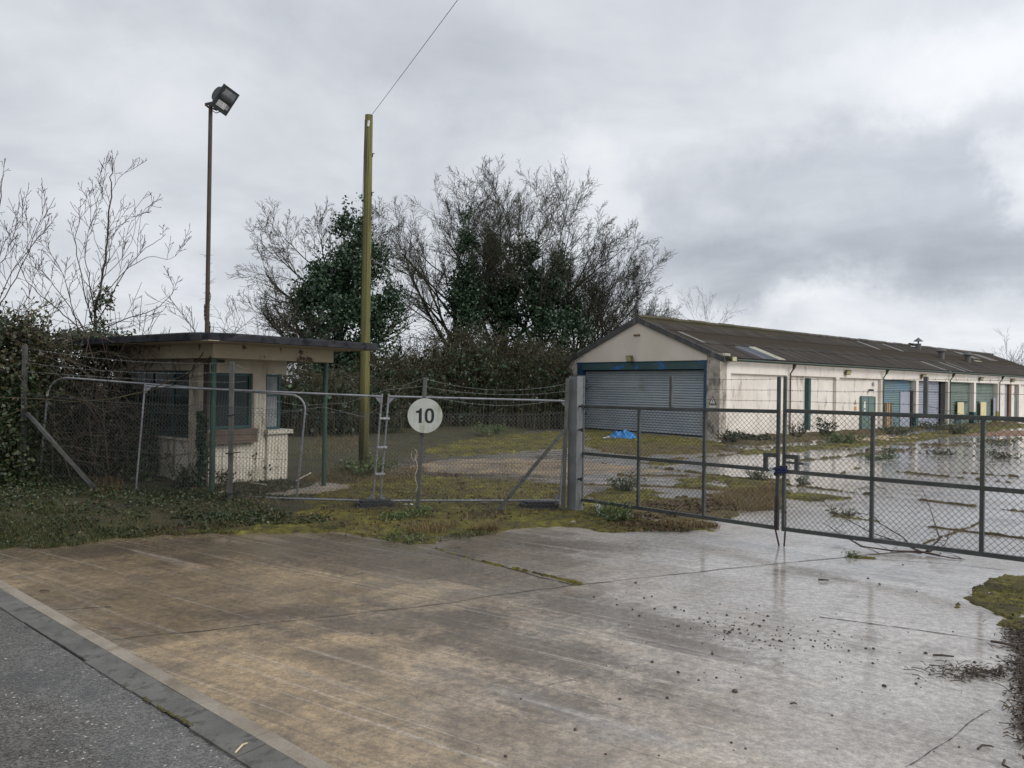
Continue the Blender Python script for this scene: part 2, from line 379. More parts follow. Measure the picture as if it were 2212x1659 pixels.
M['litter_leaf'] = leafy('fallen_leaves', [(0, (.05, .032, .018)), (.6, (.09, .055, .028)), (1, (.16, .095, .045))], .7, .1)

# window glass: dark and reflective, dusty
def glass(name, tint, dusty):
    m, nd, lk, bs = newmat(name)
    co = nd.new('ShaderNodeTexCoord').outputs['Object']
    n_ = noisen(nd, lk, co, 3, 5)
    c = mixc(nd, lk, smooth(nd, lk, n_, .35, .75), tint, dusty)
    lk.new(c, bs.inputs['Base Color']); lk.new(mathn(nd, lk, 'MULTIPLY', n_, .35), bs.inputs['Roughness'])
    bs.inputs['IOR'].default_value = 1.28
    return m
M['glass_dark'] = glass('dark_green_glass', (.008, .018, .019), (.02, .036, .034))
M['glass_pale'] = glass('dusty_refl_glass', (.16, .18, .19), (.30, .31, .31))  # dusty panes, their reflection painted in as a pale colour
M['lens'] = glass('lamp_glass', (.16, .17, .175), (.30, .31, .32))

# ------------------------------------------------------------------ ground materials
KD = Vector((.753, -.657, 0)); KN = Vector((.657, .753, 0))      # along the kerb / away from the road
def concrete_mat():
    m, nd, lk, bs = newmat('wet_concrete')
    co = nd.new('ShaderNodeTexCoord').outputs['Object']
    sp = nd.new('ShaderNodeSeparateXYZ'); lk.new(co, sp.inputs[0])
    mul = lambda a, b: mathn(nd, lk, 'MULTIPLY', a, b)
    add = lambda a, b: mathn(nd, lk, 'ADD', a, b)
    sub = lambda a, b: mathn(nd, lk, 'SUBTRACT', a, b)
    sm = lambda v, a, b: smooth(nd, lk, v, a, b)
    def turned(deg, sx, sy, scale, detail=6., rough=.6):           # noise stretched along a direction on the ground
        mp = nd.new('ShaderNodeMapping'); mp.vector_type = 'TEXTURE'; mp.inputs['Rotation'].default_value = (0, 0, R(deg)); mp.inputs['Scale'].default_value = (sx, sy, 1); lk.new(co, mp.inputs[0])
        n = N(nd, 'ShaderNodeTexNoise', i_Scale=scale, i_Detail=detail, i_Roughness=rough); lk.new(mp.outputs[0], n.inputs['Vector']); return n.outputs[0]
    big = noisen(nd, lk, co, .33, 5, .55)
    mid = noisen(nd, lk, co, 1.1, 7, .62)
    st = turned(-35, 7.0, .30, 1.0)                                # trowel and tyre streaks parallel to the road
    st2 = turned(42, 3.5, .45, .8)                                 # water-worn bands across them
    patchy = noisen(nd, lk, co, 4.5, 6, .68)
    fine = noisen(nd, lk, co, 38, 5, .72)
    grit = noisen(nd, lk, co, 120, 3, .6)
    gx = add(mul(sp.outputs[0], .85), mul(sub(mid, .5), 5.0))
    gx = add(gx, mul(sub(sp.outputs[1], 8.0), .12))
    silt = sm(gx, 2.5, -1.5)                                       # tan silt to the left, grey cement to the right
    c = mixc(nd, lk, sm(big, .35, .65), (.31, .284, .258), (.425, .392, .355))
    tan = sm(add(mul(mid, .75), mul(st, .35)), .42, .66)
    c = mixc(nd, lk, mul(silt, .92), c, mixc(nd, lk, tan, (.130, .086, .040), (.40, .280, .140)))
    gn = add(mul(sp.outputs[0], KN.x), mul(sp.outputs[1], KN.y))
    edge = mul(sm(add(gn, mul(sub(mid, .5), 3.0)), 5.2, 7.6), sm(sp.outputs[0], 2.5, -2.5))  # verge mask: soaked concrete, plus the dark hedge reflection painted into the colour
    dash = noisen(nd, lk, co, 13, 5, .65)
    # silt and water stains plus painted dark reflections by the verge: centre, half length along the road, half width
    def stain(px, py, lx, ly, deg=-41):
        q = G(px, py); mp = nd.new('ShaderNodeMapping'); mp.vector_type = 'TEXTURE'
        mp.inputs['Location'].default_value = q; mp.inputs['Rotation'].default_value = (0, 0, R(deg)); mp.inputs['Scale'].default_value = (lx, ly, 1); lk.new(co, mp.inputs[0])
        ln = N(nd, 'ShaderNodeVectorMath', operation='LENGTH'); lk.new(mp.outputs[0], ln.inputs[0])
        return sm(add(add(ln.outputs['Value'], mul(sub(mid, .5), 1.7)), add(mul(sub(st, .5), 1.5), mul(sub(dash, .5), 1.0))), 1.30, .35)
    stains_refl = None
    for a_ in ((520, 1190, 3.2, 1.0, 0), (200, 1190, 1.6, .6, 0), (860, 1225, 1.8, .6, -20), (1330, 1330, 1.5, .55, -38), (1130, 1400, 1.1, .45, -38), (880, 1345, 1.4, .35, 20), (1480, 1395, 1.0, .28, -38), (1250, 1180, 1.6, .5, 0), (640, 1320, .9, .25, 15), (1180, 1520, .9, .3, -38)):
        v_ = stain(*a_); stains_refl = v_ if stains_refl is None else mathn(nd, lk, 'MAXIMUM', stains_refl, v_)
    soak_refl = sm(add(add(mul(big, .5), mul(mid, .5)), add(add(mul(sub(st2, .5), .45), mul(sub(st, .5), .35)), add(mul(edge, .20), mul(sub(silt, 1.0), .07)))), .46, .60)  # real soaking, deepened by the verge where a dark reflection is painted in
    c = mixc(nd, lk, mul(soak_refl, .60), c, (.055, .037, .022))
    c = mixc(nd, lk, mul(mul(edge, sm(dash, .15, .55)), .55), c, (.058, .044, .030))  # dark hedge mirrored in the wet verge side, painted into the colour
    c = mixc(nd, lk, mul(stains_refl, .70), c, mixc(nd, lk, silt, (.082, .062, .044), (.056, .037, .020)))
    c = mixc(nd, lk, mul(sm(st, .58, .74), .42), c, (.46, .42, .37))
    ln_ = turned(-33, 6.0, .05, 1.0, 4.)
    c = mixc(nd, lk, mul(sm(ln_, .57, .66), .45), c, (.11, .085, .06))
    c = mixc(nd, lk, mul(sm(ln_, .42, .34), .30), c, (.50, .46, .41))
    c = mixc(nd, lk, .70, c, rgb_of(nd, lk, fine), 'OVERLAY')
    c = mixc(nd, lk, .65, c, rgb_of(nd, lk, grit), 'OVERLAY')
    c = mixc(nd, lk, .34, c, rgb_of(nd, lk, sm(dash, .25, .75)), 'OVERLAY')
    c = mixc(nd, lk, .15, c, rgb_of(nd, lk, patchy), 'OVERLAY')
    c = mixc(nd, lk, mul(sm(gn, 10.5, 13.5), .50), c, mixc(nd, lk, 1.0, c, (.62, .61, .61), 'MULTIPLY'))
    lk.new(c, bs.inputs['Base Color'])
    bs.inputs['Roughness'].default_value = .6
    wet = add(add(big, mul(sub(st, .5), .45)), add(mul(sub(patchy, .5), .22), mul(silt, -.06)))
    right = sm(add(sp.outputs[0], mul(sub(mid, .5), 3.0)), .5, 4.5)
    yard = sm(add(gn, mul(sub(mid, .5), 2.0)), 9.0, 12.5)
    yp = noisen(nd, lk, co, 1.7, 7, .72)                             # broken film of rain over the yard slabs
    yb = turned(-47, 4.0, .8, .9)
    dry = mul(mul(yard, sm(add(mul(yp, .7), mul(yb, .3)), .46, .56)), -.34)
    wet = sm(add(add(wet, dry), add(mul(right, .16), mul(mul(yard, sm(sp.outputs[0], -1.0, 3.0)), .14))), .36, .60)
    lk.new(add(mul(wet, .15), .85), bs.inputs['Coat Weight'])
    bs.inputs['Coat IOR'].default_value = 1.5
    lk.new(add(mul(sub(1.0, wet), .16), .06), bs.inputs['Coat Roughness'])
    bp = N(nd, 'ShaderNodeBump', i_Strength=.6, i_Distance=.008); lk.new(add(add(fine, mul(grit, .6)), mul(patchy, .8)), bp.inputs['Height']); lk.new(bp.outputs[0], bs.inputs['Normal'])
    bp2 = N(nd, 'ShaderNodeBump', i_Distance=.006); lk.new(add(mul(sub(1.0, wet), .8), .08), bp2.inputs['Strength'])
    lk.new(add(add(mul(patchy, .8), add(mul(st, 1.0), mul(ln_, 1.2))), add(mul(fine, .8), mul(grit, .35))), bp2.inputs['Height']); lk.new(bp2.outputs[0], bs.inputs['Coat Normal'])
    return m
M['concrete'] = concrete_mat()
def asphalt_mat():
    m, nd, lk, bs = newmat('wet_asphalt')
    co = nd.new('ShaderNodeTexCoord').outputs['Object']
    v = N(nd, 'ShaderNodeTexVoronoi', i_Scale=75.0); lk.new(co, v.inputs['Vector'])
    n_ = noisen(nd, lk, co, 1.1, 6, .6); f = noisen(nd, lk, co, 45, 5, .7)
    sepc = nd.new('ShaderNodeSeparateColor'); lk.new(v.outputs['Color'], sepc.inputs[0])
    c = mixc(nd, lk, smooth(nd, lk, sepc.outputs[0], .1, 1.0), (.050, .046, .041), (.165, .154, .138))
    c = mixc(nd, lk, smooth(nd, lk, sepc.outputs[1], .985, .995), c, (.5, .48, .43))
    c = mixc(nd, lk, .6, c, rgb_of(nd, lk, f), 'OVERLAY')
    c = mixc(nd, lk, mathn(nd, lk, 'MULTIPLY', smooth(nd, lk, n_, .50, .64), .7), c, (.040, .038, .035))
    c = mixc(nd, lk, mathn(nd, lk, 'MULTIPLY', smooth(nd, lk, noisen(nd, lk, co, 6, 6, .7), .52, .66), .45), c, (.20, .19, .175))
    lk.new(c, bs.inputs['Base Color'])
    sp = nd.new('ShaderNodeSeparateXYZ'); lk.new(co, sp.inputs[0])
    gn = mathn(nd, lk, 'ADD', mathn(nd, lk, 'MULTIPLY', sp.outputs[0], .657), mathn(nd, lk, 'MULTIPLY', sp.outputs[1], .753))
    gut = smooth(nd, lk, mathn(nd, lk, 'ADD', gn, mathn(nd, lk, 'MULTIPLY', mathn(nd, lk, 'SUBTRACT', n_, .5), 1.6)), 1.75, 2.25)
    lk.new(mathn(nd, lk, 'ADD', mathn(nd, lk, 'MULTIPLY', smooth(nd, lk, n_, .35, .65), -.28), .52), bs.inputs['Roughness'])
    lk.new(mathn(nd, lk, 'MULTIPLY', gut, .9), bs.inputs['Coat Weight']); bs.inputs['Coat Roughness'].default_value = .12; bs.inputs['Coat IOR'].default_value = 1.5
    cb = N(nd, 'ShaderNodeBump', i_Strength=.25, i_Distance=.012); lk.new(f, cb.inputs['Height']); lk.new(cb.outputs[0], bs.inputs['Coat Normal'])
    bp = N(nd, 'ShaderNodeBump', i_Strength=.8, i_Distance=.012)
    lk.new(mathn(nd, lk, 'ADD', f, mathn(nd, lk, 'MULTIPLY', v.outputs['Distance'], -1.0)), bp.inputs['Height']); lk.new(bp.outputs[0], bs.inputs['Normal'])
    return m
M['asphalt'] = asphalt_mat()
M['kerb'] = weathered('wet_kerb', (.085, .082, .074), (.135, .13, .118), 2.5, dirt=(.06, .055, .045), dirt_lo=.5, dirt_hi=.66, dscale=7, rough=.5, bump=.25, bscale=70, fine=.3)
M['channel'] = weathered('concrete_channel', (.22, .185, .14), (.31, .27, .215), 1.6, dirt=(.17, .13, .085), dirt_lo=.5, dirt_hi=.7, dscale=2.2, rough=.5, bump=.35, bscale=60, fine=.35)
def soil_mat():
    m, nd, lk, bs = newmat('soil_and_turf')
    co = nd.new('ShaderNodeTexCoord').outputs['Object']
    a = noisen(nd, lk, co, .9, 6, .62); f = noisen(nd, lk, co, 22, 5, .7); g = noisen(nd, lk, co, 5, 5, .6)
    r = rampnode(nd, [(.25, (.020, .016, .010)), (.42, (.042, .033, .016)), (.55, (.054, .050, .016)), (.7, (.075, .062, .023)), (.85, (.10, .075, .038))])
    lk.new(mathn(nd, lk, 'ADD', mathn(nd, lk, 'MULTIPLY', a, .6), mathn(nd, lk, 'MULTIPLY', g, .4)), r.inputs[0])
    c = mixc(nd, lk, .6, r.outputs[0], rgb_of(nd, lk, f), 'OVERLAY')
    lk.new(c, bs.inputs['Base Color']); bs.inputs['Roughness'].default_value = .9
    bp = N(nd, 'ShaderNodeBump', i_Strength=1.0, i_Distance=.04); lk.new(f, bp.inputs['Height']); lk.new(bp.outputs[0], bs.inputs['Normal'])
    return m
M['soil'] = soil_mat()
def moss_mat(name, stops, dead):
    m, nd, lk, bs = newmat(name)
    co = nd.new('ShaderNodeTexCoord').outputs['Object']
    a = noisen(nd, lk, co, 1.3, 6, .65); f = noisen(nd, lk, co, 34, 5, .7); g = noisen(nd, lk, co, 7, 5, .65)
    r = rampnode(nd, stops); lk.new(mathn(nd, lk, 'ADD', mathn(nd, lk, 'MULTIPLY', a, .5), mathn(nd, lk, 'MULTIPLY', g, .5)), r.inputs[0])
    c = mixc(nd, lk, smooth(nd, lk, noisen(nd, lk, co, 2.6, 6, .65), .55, .68), r.outputs[0], dead)
    c = mixc(nd, lk, .75, c, rgb_of(nd, lk, f), 'OVERLAY')
    lk.new(c, bs.inputs['Base Color']); bs.inputs['Roughness'].default_value = .9
    bp = N(nd, 'ShaderNodeBump', i_Strength=1.0, i_Distance=.03); lk.new(f, bp.inputs['Height']); lk.new(bp.outputs[0], bs.inputs['Normal'])
    return m
M['moss'] = moss_mat('olive_moss', [(.38, (.030, .025, .008)), (.46, (.068, .057, .010)), (.54, (.118, .104, .012)), (.63, (.20, .18, .028))], (.055, .040, .018))
M['moss_brown'] = moss_mat('brown_moss', [(.3, (.045, .032, .015)), (.5, (.085, .062, .022)), (.65, (.12, .105, .03)), (.8, (.17, .13, .055))], (.06, .035, .022))
def roof_mat():
    m, nd, lk, bs = newmat('mossy_asbestos_roof')
    co = nd.new('ShaderNodeTexCoord').outputs['Object']
    sp = nd.new('ShaderNodeSeparateXYZ'); lk.new(co, sp.inputs[0])
    n_ = noisen(nd, lk, co, .7, 6, .6); st = noisen(nd, lk, co, 1.0, 5, .6, (2.2, .25, .25)); f = noisen(nd, lk, co, 16, 5, .7)
    c = mixc(nd, lk, smooth(nd, lk, st, .35, .7), (.038, .032, .027), (.092, .078, .063))
    # moss lies thickest on the middle sheets, between 1.6 and 4 m up the slope
    band = mathn(nd, lk, 'SUBTRACT', 1.0, mathn(nd, lk, 'MULTIPLY', mathn(nd, lk, 'ABSOLUTE', mathn(nd, lk, 'SUBTRACT', sp.outputs[1], 2.75)), .62), True)
    k = smooth(nd, lk, mathn(nd, lk, 'ADD', mathn(nd, lk, 'MULTIPLY', band, .55), mathn(nd, lk, 'MULTIPLY', n_, .6)), .45, .72)
    c = mixc(nd, lk, k, c, (.050, .036, .022))
    ridge = smooth(nd, lk, mathn(nd, lk, 'ADD', sp.outputs[1], mathn(nd, lk, 'MULTIPLY', n_, 1.2)), 4.6, 5.4)
    near = smooth(nd, lk, sp.outputs[0], 22.0, 10.0)
    c = mixc(nd, lk, mathn(nd, lk, 'MULTIPLY', ridge, near), c, (.062, .054, .026))
    c = mixc(nd, lk, .6, c, rgb_of(nd, lk, f), 'OVERLAY')
    lk.new(c, bs.inputs['Base Color']); bs.inputs['Roughness'].default_value = .75
    bp = N(nd, 'ShaderNodeBump', i_Strength=.6, i_Distance=.03); lk.new(f, bp.inputs['Height']); lk.new(bp.outputs[0], bs.inputs['Normal'])
    return m
M['roof'] = roof_mat()
M['sheet_pale'] = weathered('pale_roof_sheet', (.15, .148, .138), (.22, .215, .20), 1.5, dirt=(.08, .075, .065), dscale=2, rough=.6)
M['sheet_cream'] = weathered('cream_roof_sheet', (.38, .365, .28), (.45, .43, .34), 1.5, dirt=(.3, .28, .2), dscale=2, rough=.6)
M['sheet_blue'] = weathered('slate_roof_sheet', (.085, .095, .115), (.11, .12, .14), 1.5, rough=.45)

M['vent'] = weathered('dull_vent', (.085, .083, .078), (.13, .127, .12), 2, rough=.7)
# ------------------------------------------------------------------ setting: road, kerb, concrete, soil
def kp(a, n, z): 
    q = KD * a + KN * n; return (q.x, q.y, z)
mb = MB(); mb.add([kp(-90, 2.47, -.012), kp(90, 2.47, -.012), kp(90, -8, -.012), kp(-90, -8, -.012)], [(0, 3, 2, 1)])
tag(mb.build('road', M['asphalt']), 'wet grey asphalt road along the kerb in the near corner', 'road', kind='structure')
# kerb: a row of flush blocks, one sheet of structure
mb = MB(); a = -60.0
while a < 60:
    L_ = .9 if abs(a + 4) > 8 else random.choice((.45, .6, .75, .9))
    z1 = .014 + random.uniform(-.006, .006)
    o = random.uniform(-.014, .014)
    vs = [kp(a + .004, 2.475 + o, z1 - .012), kp(a + L_ - .004, 2.475 + o, z1 - .012), kp(a + L_ - .004, 2.672, z1), kp(a + .004, 2.672, z1)]
    vs += [(x, y, -.2) for x, y, z in vs]
    mb.add(vs, [(0, 1, 2, 3), (0, 4, 5, 1), (1, 5, 6, 2), (2, 6, 7, 3), (3, 7, 4, 0)])
    a += L_
tag(mb.build('kerb', M['kerb']), 'row of flush dark grey kerb stones beside the road', 'kerb', kind='structure')
mb = MB(); a = -60.0
while a < 60:
    z1 = .010
    vs = [kp(a + .003, 2.678, z1), kp(a + 1.497, 2.678, z1), kp(a + 1.497, 2.79, z1 + .002), kp(a + .003, 2.79, z1 + .002)]
    vs += [(x, y, -.2) for x, y, z in vs]
    mb.add(vs, [(0, 1, 2, 3), (0, 4, 5, 1), (1, 5, 6, 2), (2, 6, 7, 3), (3, 7, 4, 0)])
    a += 1.5
tag(mb.build('kerb_strip', M['channel']), 'narrow pale concrete strip behind the kerb stones', 'kerb', kind='structure')
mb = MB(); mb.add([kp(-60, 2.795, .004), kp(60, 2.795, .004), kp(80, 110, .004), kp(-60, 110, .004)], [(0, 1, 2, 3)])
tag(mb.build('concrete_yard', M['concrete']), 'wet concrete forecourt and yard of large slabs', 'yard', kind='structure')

def in_poly(x, y, poly):
    c = False; n = len(poly); j = n - 1
    for i in range(n):
        xi, yi = poly[i]; xj, yj = poly[j]
        if (yi > y) != (yj > y) and x < (xj - xi) * (y - yi) / (yj - yi) + xi: c = not c
        j = i
    return c
def seg_dist(px, py, a, b):
    dx, dy = b[0] - a[0], b[1] - a[1]; L = dx * dx + dy * dy
    t = 0 if L == 0 else max(0, min(1, ((px - a[0]) * dx + (py - a[1]) * dy) / L))
    return math.hypot(px - a[0] - t * dx, py - a[1] - t * dy)
def gpoly(pts): return [tuple(G(x, y)[:2]) for x, y in pts]
# soil: everything left of the concrete, its edge read off the ground
soil_edge = gpoly([(-900, 1200), (0, 1180), (130, 1175), (300, 1155), (480, 1148), (600, 1132), (690, 1100), (640, 1078), (720, 1062), (800, 1030), (880, 985), (1010, 955), (1150, 930), (1225, 922)])
soil_poly = soil_edge + [(3.0, 44.5), (40, 76), (40, 160), (-160, 160), (-160, soil_edge[0][1])]
def soil_h(x, y):
    xx = x + .25 * mnoise.noise((x * 1.7, y * 1.7, 0)); yy = y + .25 * mnoise.noise((x * 1.7, y * 1.7, 7))
    d = min(seg_dist(xx, yy, soil_edge[i], soil_edge[i + 1]) for i in range(len(soil_edge) - 1))
    if not in_poly(xx, yy, soil_poly): d = -d
    h = -.10 if d < -.3 else -.10 + .115 * min(1, (d + .3) / .3)
    if d > 0:
        h += .20 * min(1, d / 1.3)
        h += .12 * max(0, min(1, (-x - 6.3) / 2.5)) * min(1, d / .8) * max(0, min(1, (20 - y) / 3))
        h += .035 * mnoise.noise((x * 2.1, y * 2.1, 3)) * min(1, d)
    return h
xs = list(np.arange(-16, 2.01, .16)); xs = [-400, -200, -100, -60, -40, -28, -22, -18] + xs + [3, 4, 5, 6, 8, 10, 14, 20, 30, 45, 70, 120, 250, 500]
ys = [-200, -60, -20, -5, 3, 6] + list(np.arange(8, 22, .16)) + list(np.arange(22, 46, .5)) + [48, 52, 58, 66, 80, 110, 160, 260, 500, 900]
gv = []; gf = []
for j, y in enumerate(ys):
    for i, x in enumerate(xs):
        z = soil_h(x, y) if (-18 < x < 6 and 8 <= y < 50) else (.22 if in_poly(x, y, soil_poly) else -.10)
        if KN.x * x + KN.y * y < 3.2: z = -.25
        gv.append((x, y, z))
nx = len(xs)
for j in range(len(ys) - 1):
    for i in range(nx - 1): gf.append((j * nx + i, j * nx + i + 1, (j + 1) * nx + i + 1, (j + 1) * nx + i))
mb = MB(); mb.v = gv; mb.f = gf
tag(mb.build('ground', M['soil'], smooth=True), 'rough brown and green ground round the gatehouse and trees', 'ground', kind='structure')
def gz(x, y): return max(.004, soil_h(x, y))

# ------------------------------------------------------------------ moss sheets on the concrete
def moss_sheet(name, polys, mat, label, cell, hz=.022, amp=.25, hole=.0, lines=()):
    idx = {}; V = []; Fc = []
    def vert(i, j, c):
        k = (i, j, c)
        if k not in idx:
            x, y = i * c, j * c
            far = 1 + max(0, min(1.6, (y - 12) / 9)); z = .012 + far * (hz * (.5 + mnoise.noise((x * 3, y * 3, 1.0))) + hz * 1.1 * abs(mnoise.noise((x * 14, y * 14, 5.0))))
            jx, jy = c * .35 * mnoise.noise((x * 31, y * 31, 2)), c * .35 * mnoise.noise((x * 31, y * 31, 9))
            idx[k] = len(V); V.append((x + jx, y + jy, max(z, .010)))
        return idx[k]
    done = set()
    def test(fn, x0, x1, y0, y1, c):
        for i in range(int(math.floor(x0 / c)), int(math.ceil(x1 / c))):
            for j in range(int(math.floor(y0 / c)), int(math.ceil(y1 / c))):
                if (i, j, c) in done: continue
                x, y = (i + .5) * c, (j + .5) * c
                if fn(x, y):
                    done.add((i, j, c)); Fc.append((vert(i, j, c), vert(i + 1, j, c), vert(i + 1, j + 1, c), vert(i, j + 1, c)))
    for pl in polys:
        hl = hole
        if isinstance(pl, tuple): pl, hl = pl
        w = gpoly(pl); x0, x1 = min(p[0] for p in w), max(p[0] for p in w); y0, y1 = min(p[1] for p in w), max(p[1] for p in w)
        cc = cell * max(1, round((y0 + y1) / 2 / 11))
        def fn(x, y, w=w, hl=hl):
            s_ = amp * max(.35, y / 14)
            xx = x + s_ * mnoise.noise((x * 1.6, y * 1.6, 0)) + .4 * s_ * mnoise.noise((x * 7, y * 7, 0))
            yy = y + s_ * mnoise.noise((x * 1.6, y * 1.6, 11)) + .4 * s_ * mnoise.noise((x * 7, y * 7, 11))
            if not in_poly(xx, yy, w): return False
            return mnoise.noise((x * 1.1, y * 1.1, 21)) * .6 + mnoise.noise((x * 5, y * 5, 31)) * .5 + mnoise.noise((x * 18, y * 18, 31)) * .25 > hl - .6
        test(fn, x0 - .3, x1 + .3, y0 - .3, y1 + .3, cc)
    for pts, wd, hl in lines:
        w = gpoly(pts)
        for a_, b_ in zip(w[:-1], w[1:]):
            n_ = int(math.hypot(b_[0] - a_[0], b_[1] - a_[1]) / 1.0) + 1
            for q in range(n_):
                p0 = (a_[0] + (b_[0] - a_[0]) * q / n_, a_[1] + (b_[1] - a_[1]) * q / n_); p1 = (a_[0] + (b_[0] - a_[0]) * (q + 1) / n_, a_[1] + (b_[1] - a_[1]) * (q + 1) / n_)
                cc = min(.09, .025 * max(1, round(p0[1] / 9)))
                def fn(x, y, p0=p0, p1=p1):
                    k = wd * max(.62 if hl < -.8 else 0, .35 + 1.1 * abs(mnoise.noise((x * .9, y * .9, 3))) + .6 * mnoise.noise((x * 6, y * 6, 3)))
                    xx = x + .12 * mnoise.noise((x * .8, y * .8, 4)) ; yy = y + .12 * mnoise.noise((x * .8, y * .8, 14))
                    return seg_dist(xx, yy, p0, p1) < k and mnoise.noise((x * .8, y * .8, 8)) > hl
                test(fn, min(p0[0], p1[0]) - .5, max(p0[0], p1[0]) + .5, min(p0[1], p1[1]) - .5, max(p0[1], p1[1]) + .5, cc)
    cnt = {}
    for q in Fc:
        for a_ in q: cnt[a_] = cnt.get(a_, 0) + 1
    V = [(x, y, z if cnt.get(i, 0) >= 4 else .001) for i, (x, y, z) in enumerate(V)]
    mb = MB(); mb.v = V; mb.f = Fc
    return tag(mb.build(name, mat), label, 'moss', kind='stuff')
olive = [([(380, 1152), (480, 1120), (620, 1100), (700, 1065), (760, 1045), (880, 1030), (1000, 1035), (1240, 1050), (1270, 1085), (1290, 1120), (1330, 1148), (1200, 1138), (1080, 1148), (960, 1160), (930, 1178), (860, 1170), (720, 1150), (600, 1152)], .12),
         ([(1300, 1070), (1400, 1060), (1440, 1090), (1360, 1110), (1300, 1110)], .2),
         ([(1260, 1140), (1350, 1120), (1450, 1130), (1552, 1146), (1430, 1146), (1320, 1152)], .0),
         ([(1450, 1035), (1560, 1028), (1660, 1045), (1700, 1072), (1560, 1060), (1470, 1055)], .3),
         ([(1270, 1070), (1340, 1055), (1430, 1065), (1360, 1082), (1280, 1085)], .2),
         ([(1700, 1066), (1770, 1069), (1842, 1078), (1760, 1084), (1700, 1078)], .1),
         ([(1270, 968), (1270, 930), (1350, 936), (1440, 943), (1535, 952), (1570, 966), (1400, 974)], -.05),
         ([(900, 968), (1000, 950), (1130, 938), (1260, 932), (1260, 966), (1100, 978), (960, 988)], -.05),
         ([(1590, 978), (1700, 968), (1850, 955), (1990, 938), (2100, 925), (2212, 915), (2212, 922), (2050, 945), (1900, 962), (1700, 978), (1600, 985)], .1),
         ([(2085, 1290), (2130, 1258), (2190, 1246), (2300, 1240), (2300, 1330), (2212, 1330), (2180, 1345), (2150, 1330), (2105, 1305)], -.1),
         ([(2150, 1350), (2212, 1335), (2280, 1350), (2212, 1370)], .3), ([(2060, 1312), (2085, 1306), (2100, 1311), (2080, 1317)], .2),
         ([(2110, 1252), (2135, 1248), (2140, 1254), (2120, 1258)], .2), ([(1385, 1000), (1450, 992), (1480, 1000), (1430, 1008)], .3)]
lines = [([(930, 1183), (1010, 1207), (1105, 1229), (1180, 1248), (1240, 1264)], .05, -.25), ([(1100, 1279), (1165, 1271), (1240, 1264)], .025, .0),
         ([(1240, 1264), (1400, 1247), (1560, 1229), (1700, 1213), (1830, 1202)], .022, -.3), ([(1830, 1203), (1880, 1206)], .06, -.6),
         ([(1794, 1116), (1840, 1120), (1900, 1127)], .10, -.4), ([(1700, 1069), (1842, 1078)], .13, -.4)]
far_lines = [([(1900, 1127), (2010, 1139), (2129, 1154), (2260, 1170)], .05, -.9), ([(1700, 1049), (1842, 1065), (1960, 1078), (2090, 1093), (2212, 1106), (2300, 1116)], .07, -.9), ([(1290, 1000), (1420, 1012), (1560, 1030), (1700, 1049)], .07, -.9),
         ([(1726, 996), (1800, 990), (1880, 980), (1978, 970), (2090, 958), (2212, 946)], .12, -.9), ([(1600, 968), (1700, 967), (1860, 973), (2000, 980), (2212, 991)], .10, -.9), ([(1480, 985), (1590, 990), (1700, 998), (1850, 1012), (2212, 1046)], .07, -.9),
         ([(1840, 955), (2000, 962), (2212, 968)], .12, -.9), ([(1720, 955), (1880, 960), (2060, 962), (2212, 950)], .12, -.9), ([(1590, 958), (1750, 953)], .12, -.9), ([(1420, 995), (1560, 985), (1640, 972)], .10, -.9), ([(1930, 1010), (2050, 1020), (2212, 1032)], .06, -.9), ([(1250, 1048), (1420, 1052), (1560, 1060)], .10, -.9), ([(1340, 1028), (1500, 1030), (1700, 1040)], .12, -.9),
         ([(1560, 1110), (1650, 1080), (1730, 1052), (1800, 1030), (1850, 1012)], .05, -.9), ([(1990, 1180), (2070, 1150), (2140, 1120), (2212, 1095)], .04, -.9)]
lines += [([(365, 1526), (430, 1566), (500, 1608), (569, 1651)], .022, -.15), ([(200, 1421), (300, 1484), (365, 1526)], .012, .05), ([(205, 1386), (330, 1462), (520, 1580), (660, 1650)], .010, .0), ([(120, 1334), (205, 1386)], .014, .1)]
moss = moss_sheet('moss', olive, M['moss'], 'yellow-green moss spread over the concrete and along its joints', .035, lines=lines)
brown = [([(1370, 1088), (1480, 1075), (1560, 1085), (1600, 1105), (1560, 1125), (1470, 1125), (1400, 1118), (1360, 1100)], .1),
         ([(1540, 1070), (1620, 1058), (1680, 1068), (1690, 1100), (1620, 1105), (1560, 1095)], .0),
         ([(1640, 1060), (1690, 1042), (1700, 1062), (1670, 1080)], .1),
         ([(1290, 962), (1420, 962), (1560, 968), (1620, 975), (1500, 982), (1380, 985), (1290, 975)], .2),
         ([(1560, 945), (1700, 935), (1880, 925), (2000, 912), (2000, 930), (1850, 945), (1640, 962), (1560, 962)], .0),
         ([(2010, 922), (2212, 900), (2212, 912), (2060, 935)], .1)]
moss_sheet('ground_cover', brown, M['moss_brown'], 'brown matted dead plants on the yard just inside the gate', .04, hz=.026, lines=far_lines)
# thin dark joints and cracks in the slabs
mb = MB()
def crack(pts, w):
    g = []
    for (a_, b_) in zip(pts[:-1], pts[1:]):
        for t in np.linspace(0, 1, 9)[:-1]: g.append(G(a_[0] + (b_[0] - a_[0]) * t, a_[1] + (b_[1] - a_[1]) * t))
    g.append(G(*pts[-1]))
    for i, p in enumerate(g):
        if 0 < i < len(g) - 1: g[i] = p + Vector((mnoise.noise(p * 2.3), mnoise.noise(p * 2.3 + Vector((5, 5, 5))), 0)) * .035
    for p, q in zip(g[:-1], g[1:]):
        d = (q - p).normalized(); s_ = Vector((-d.y, d.x, 0)) * w * random.uniform(.4, 1.2)
        o = len(mb.v); mb.v += [tuple(p + s_)[:2] + (.0085,), tuple(p - s_)[:2] + (.0085,), tuple(q - s_)[:2] + (.0085,), tuple(q + s_)[:2] + (.0085,)]; mb.f.append((o, o + 1, o + 2, o + 3))
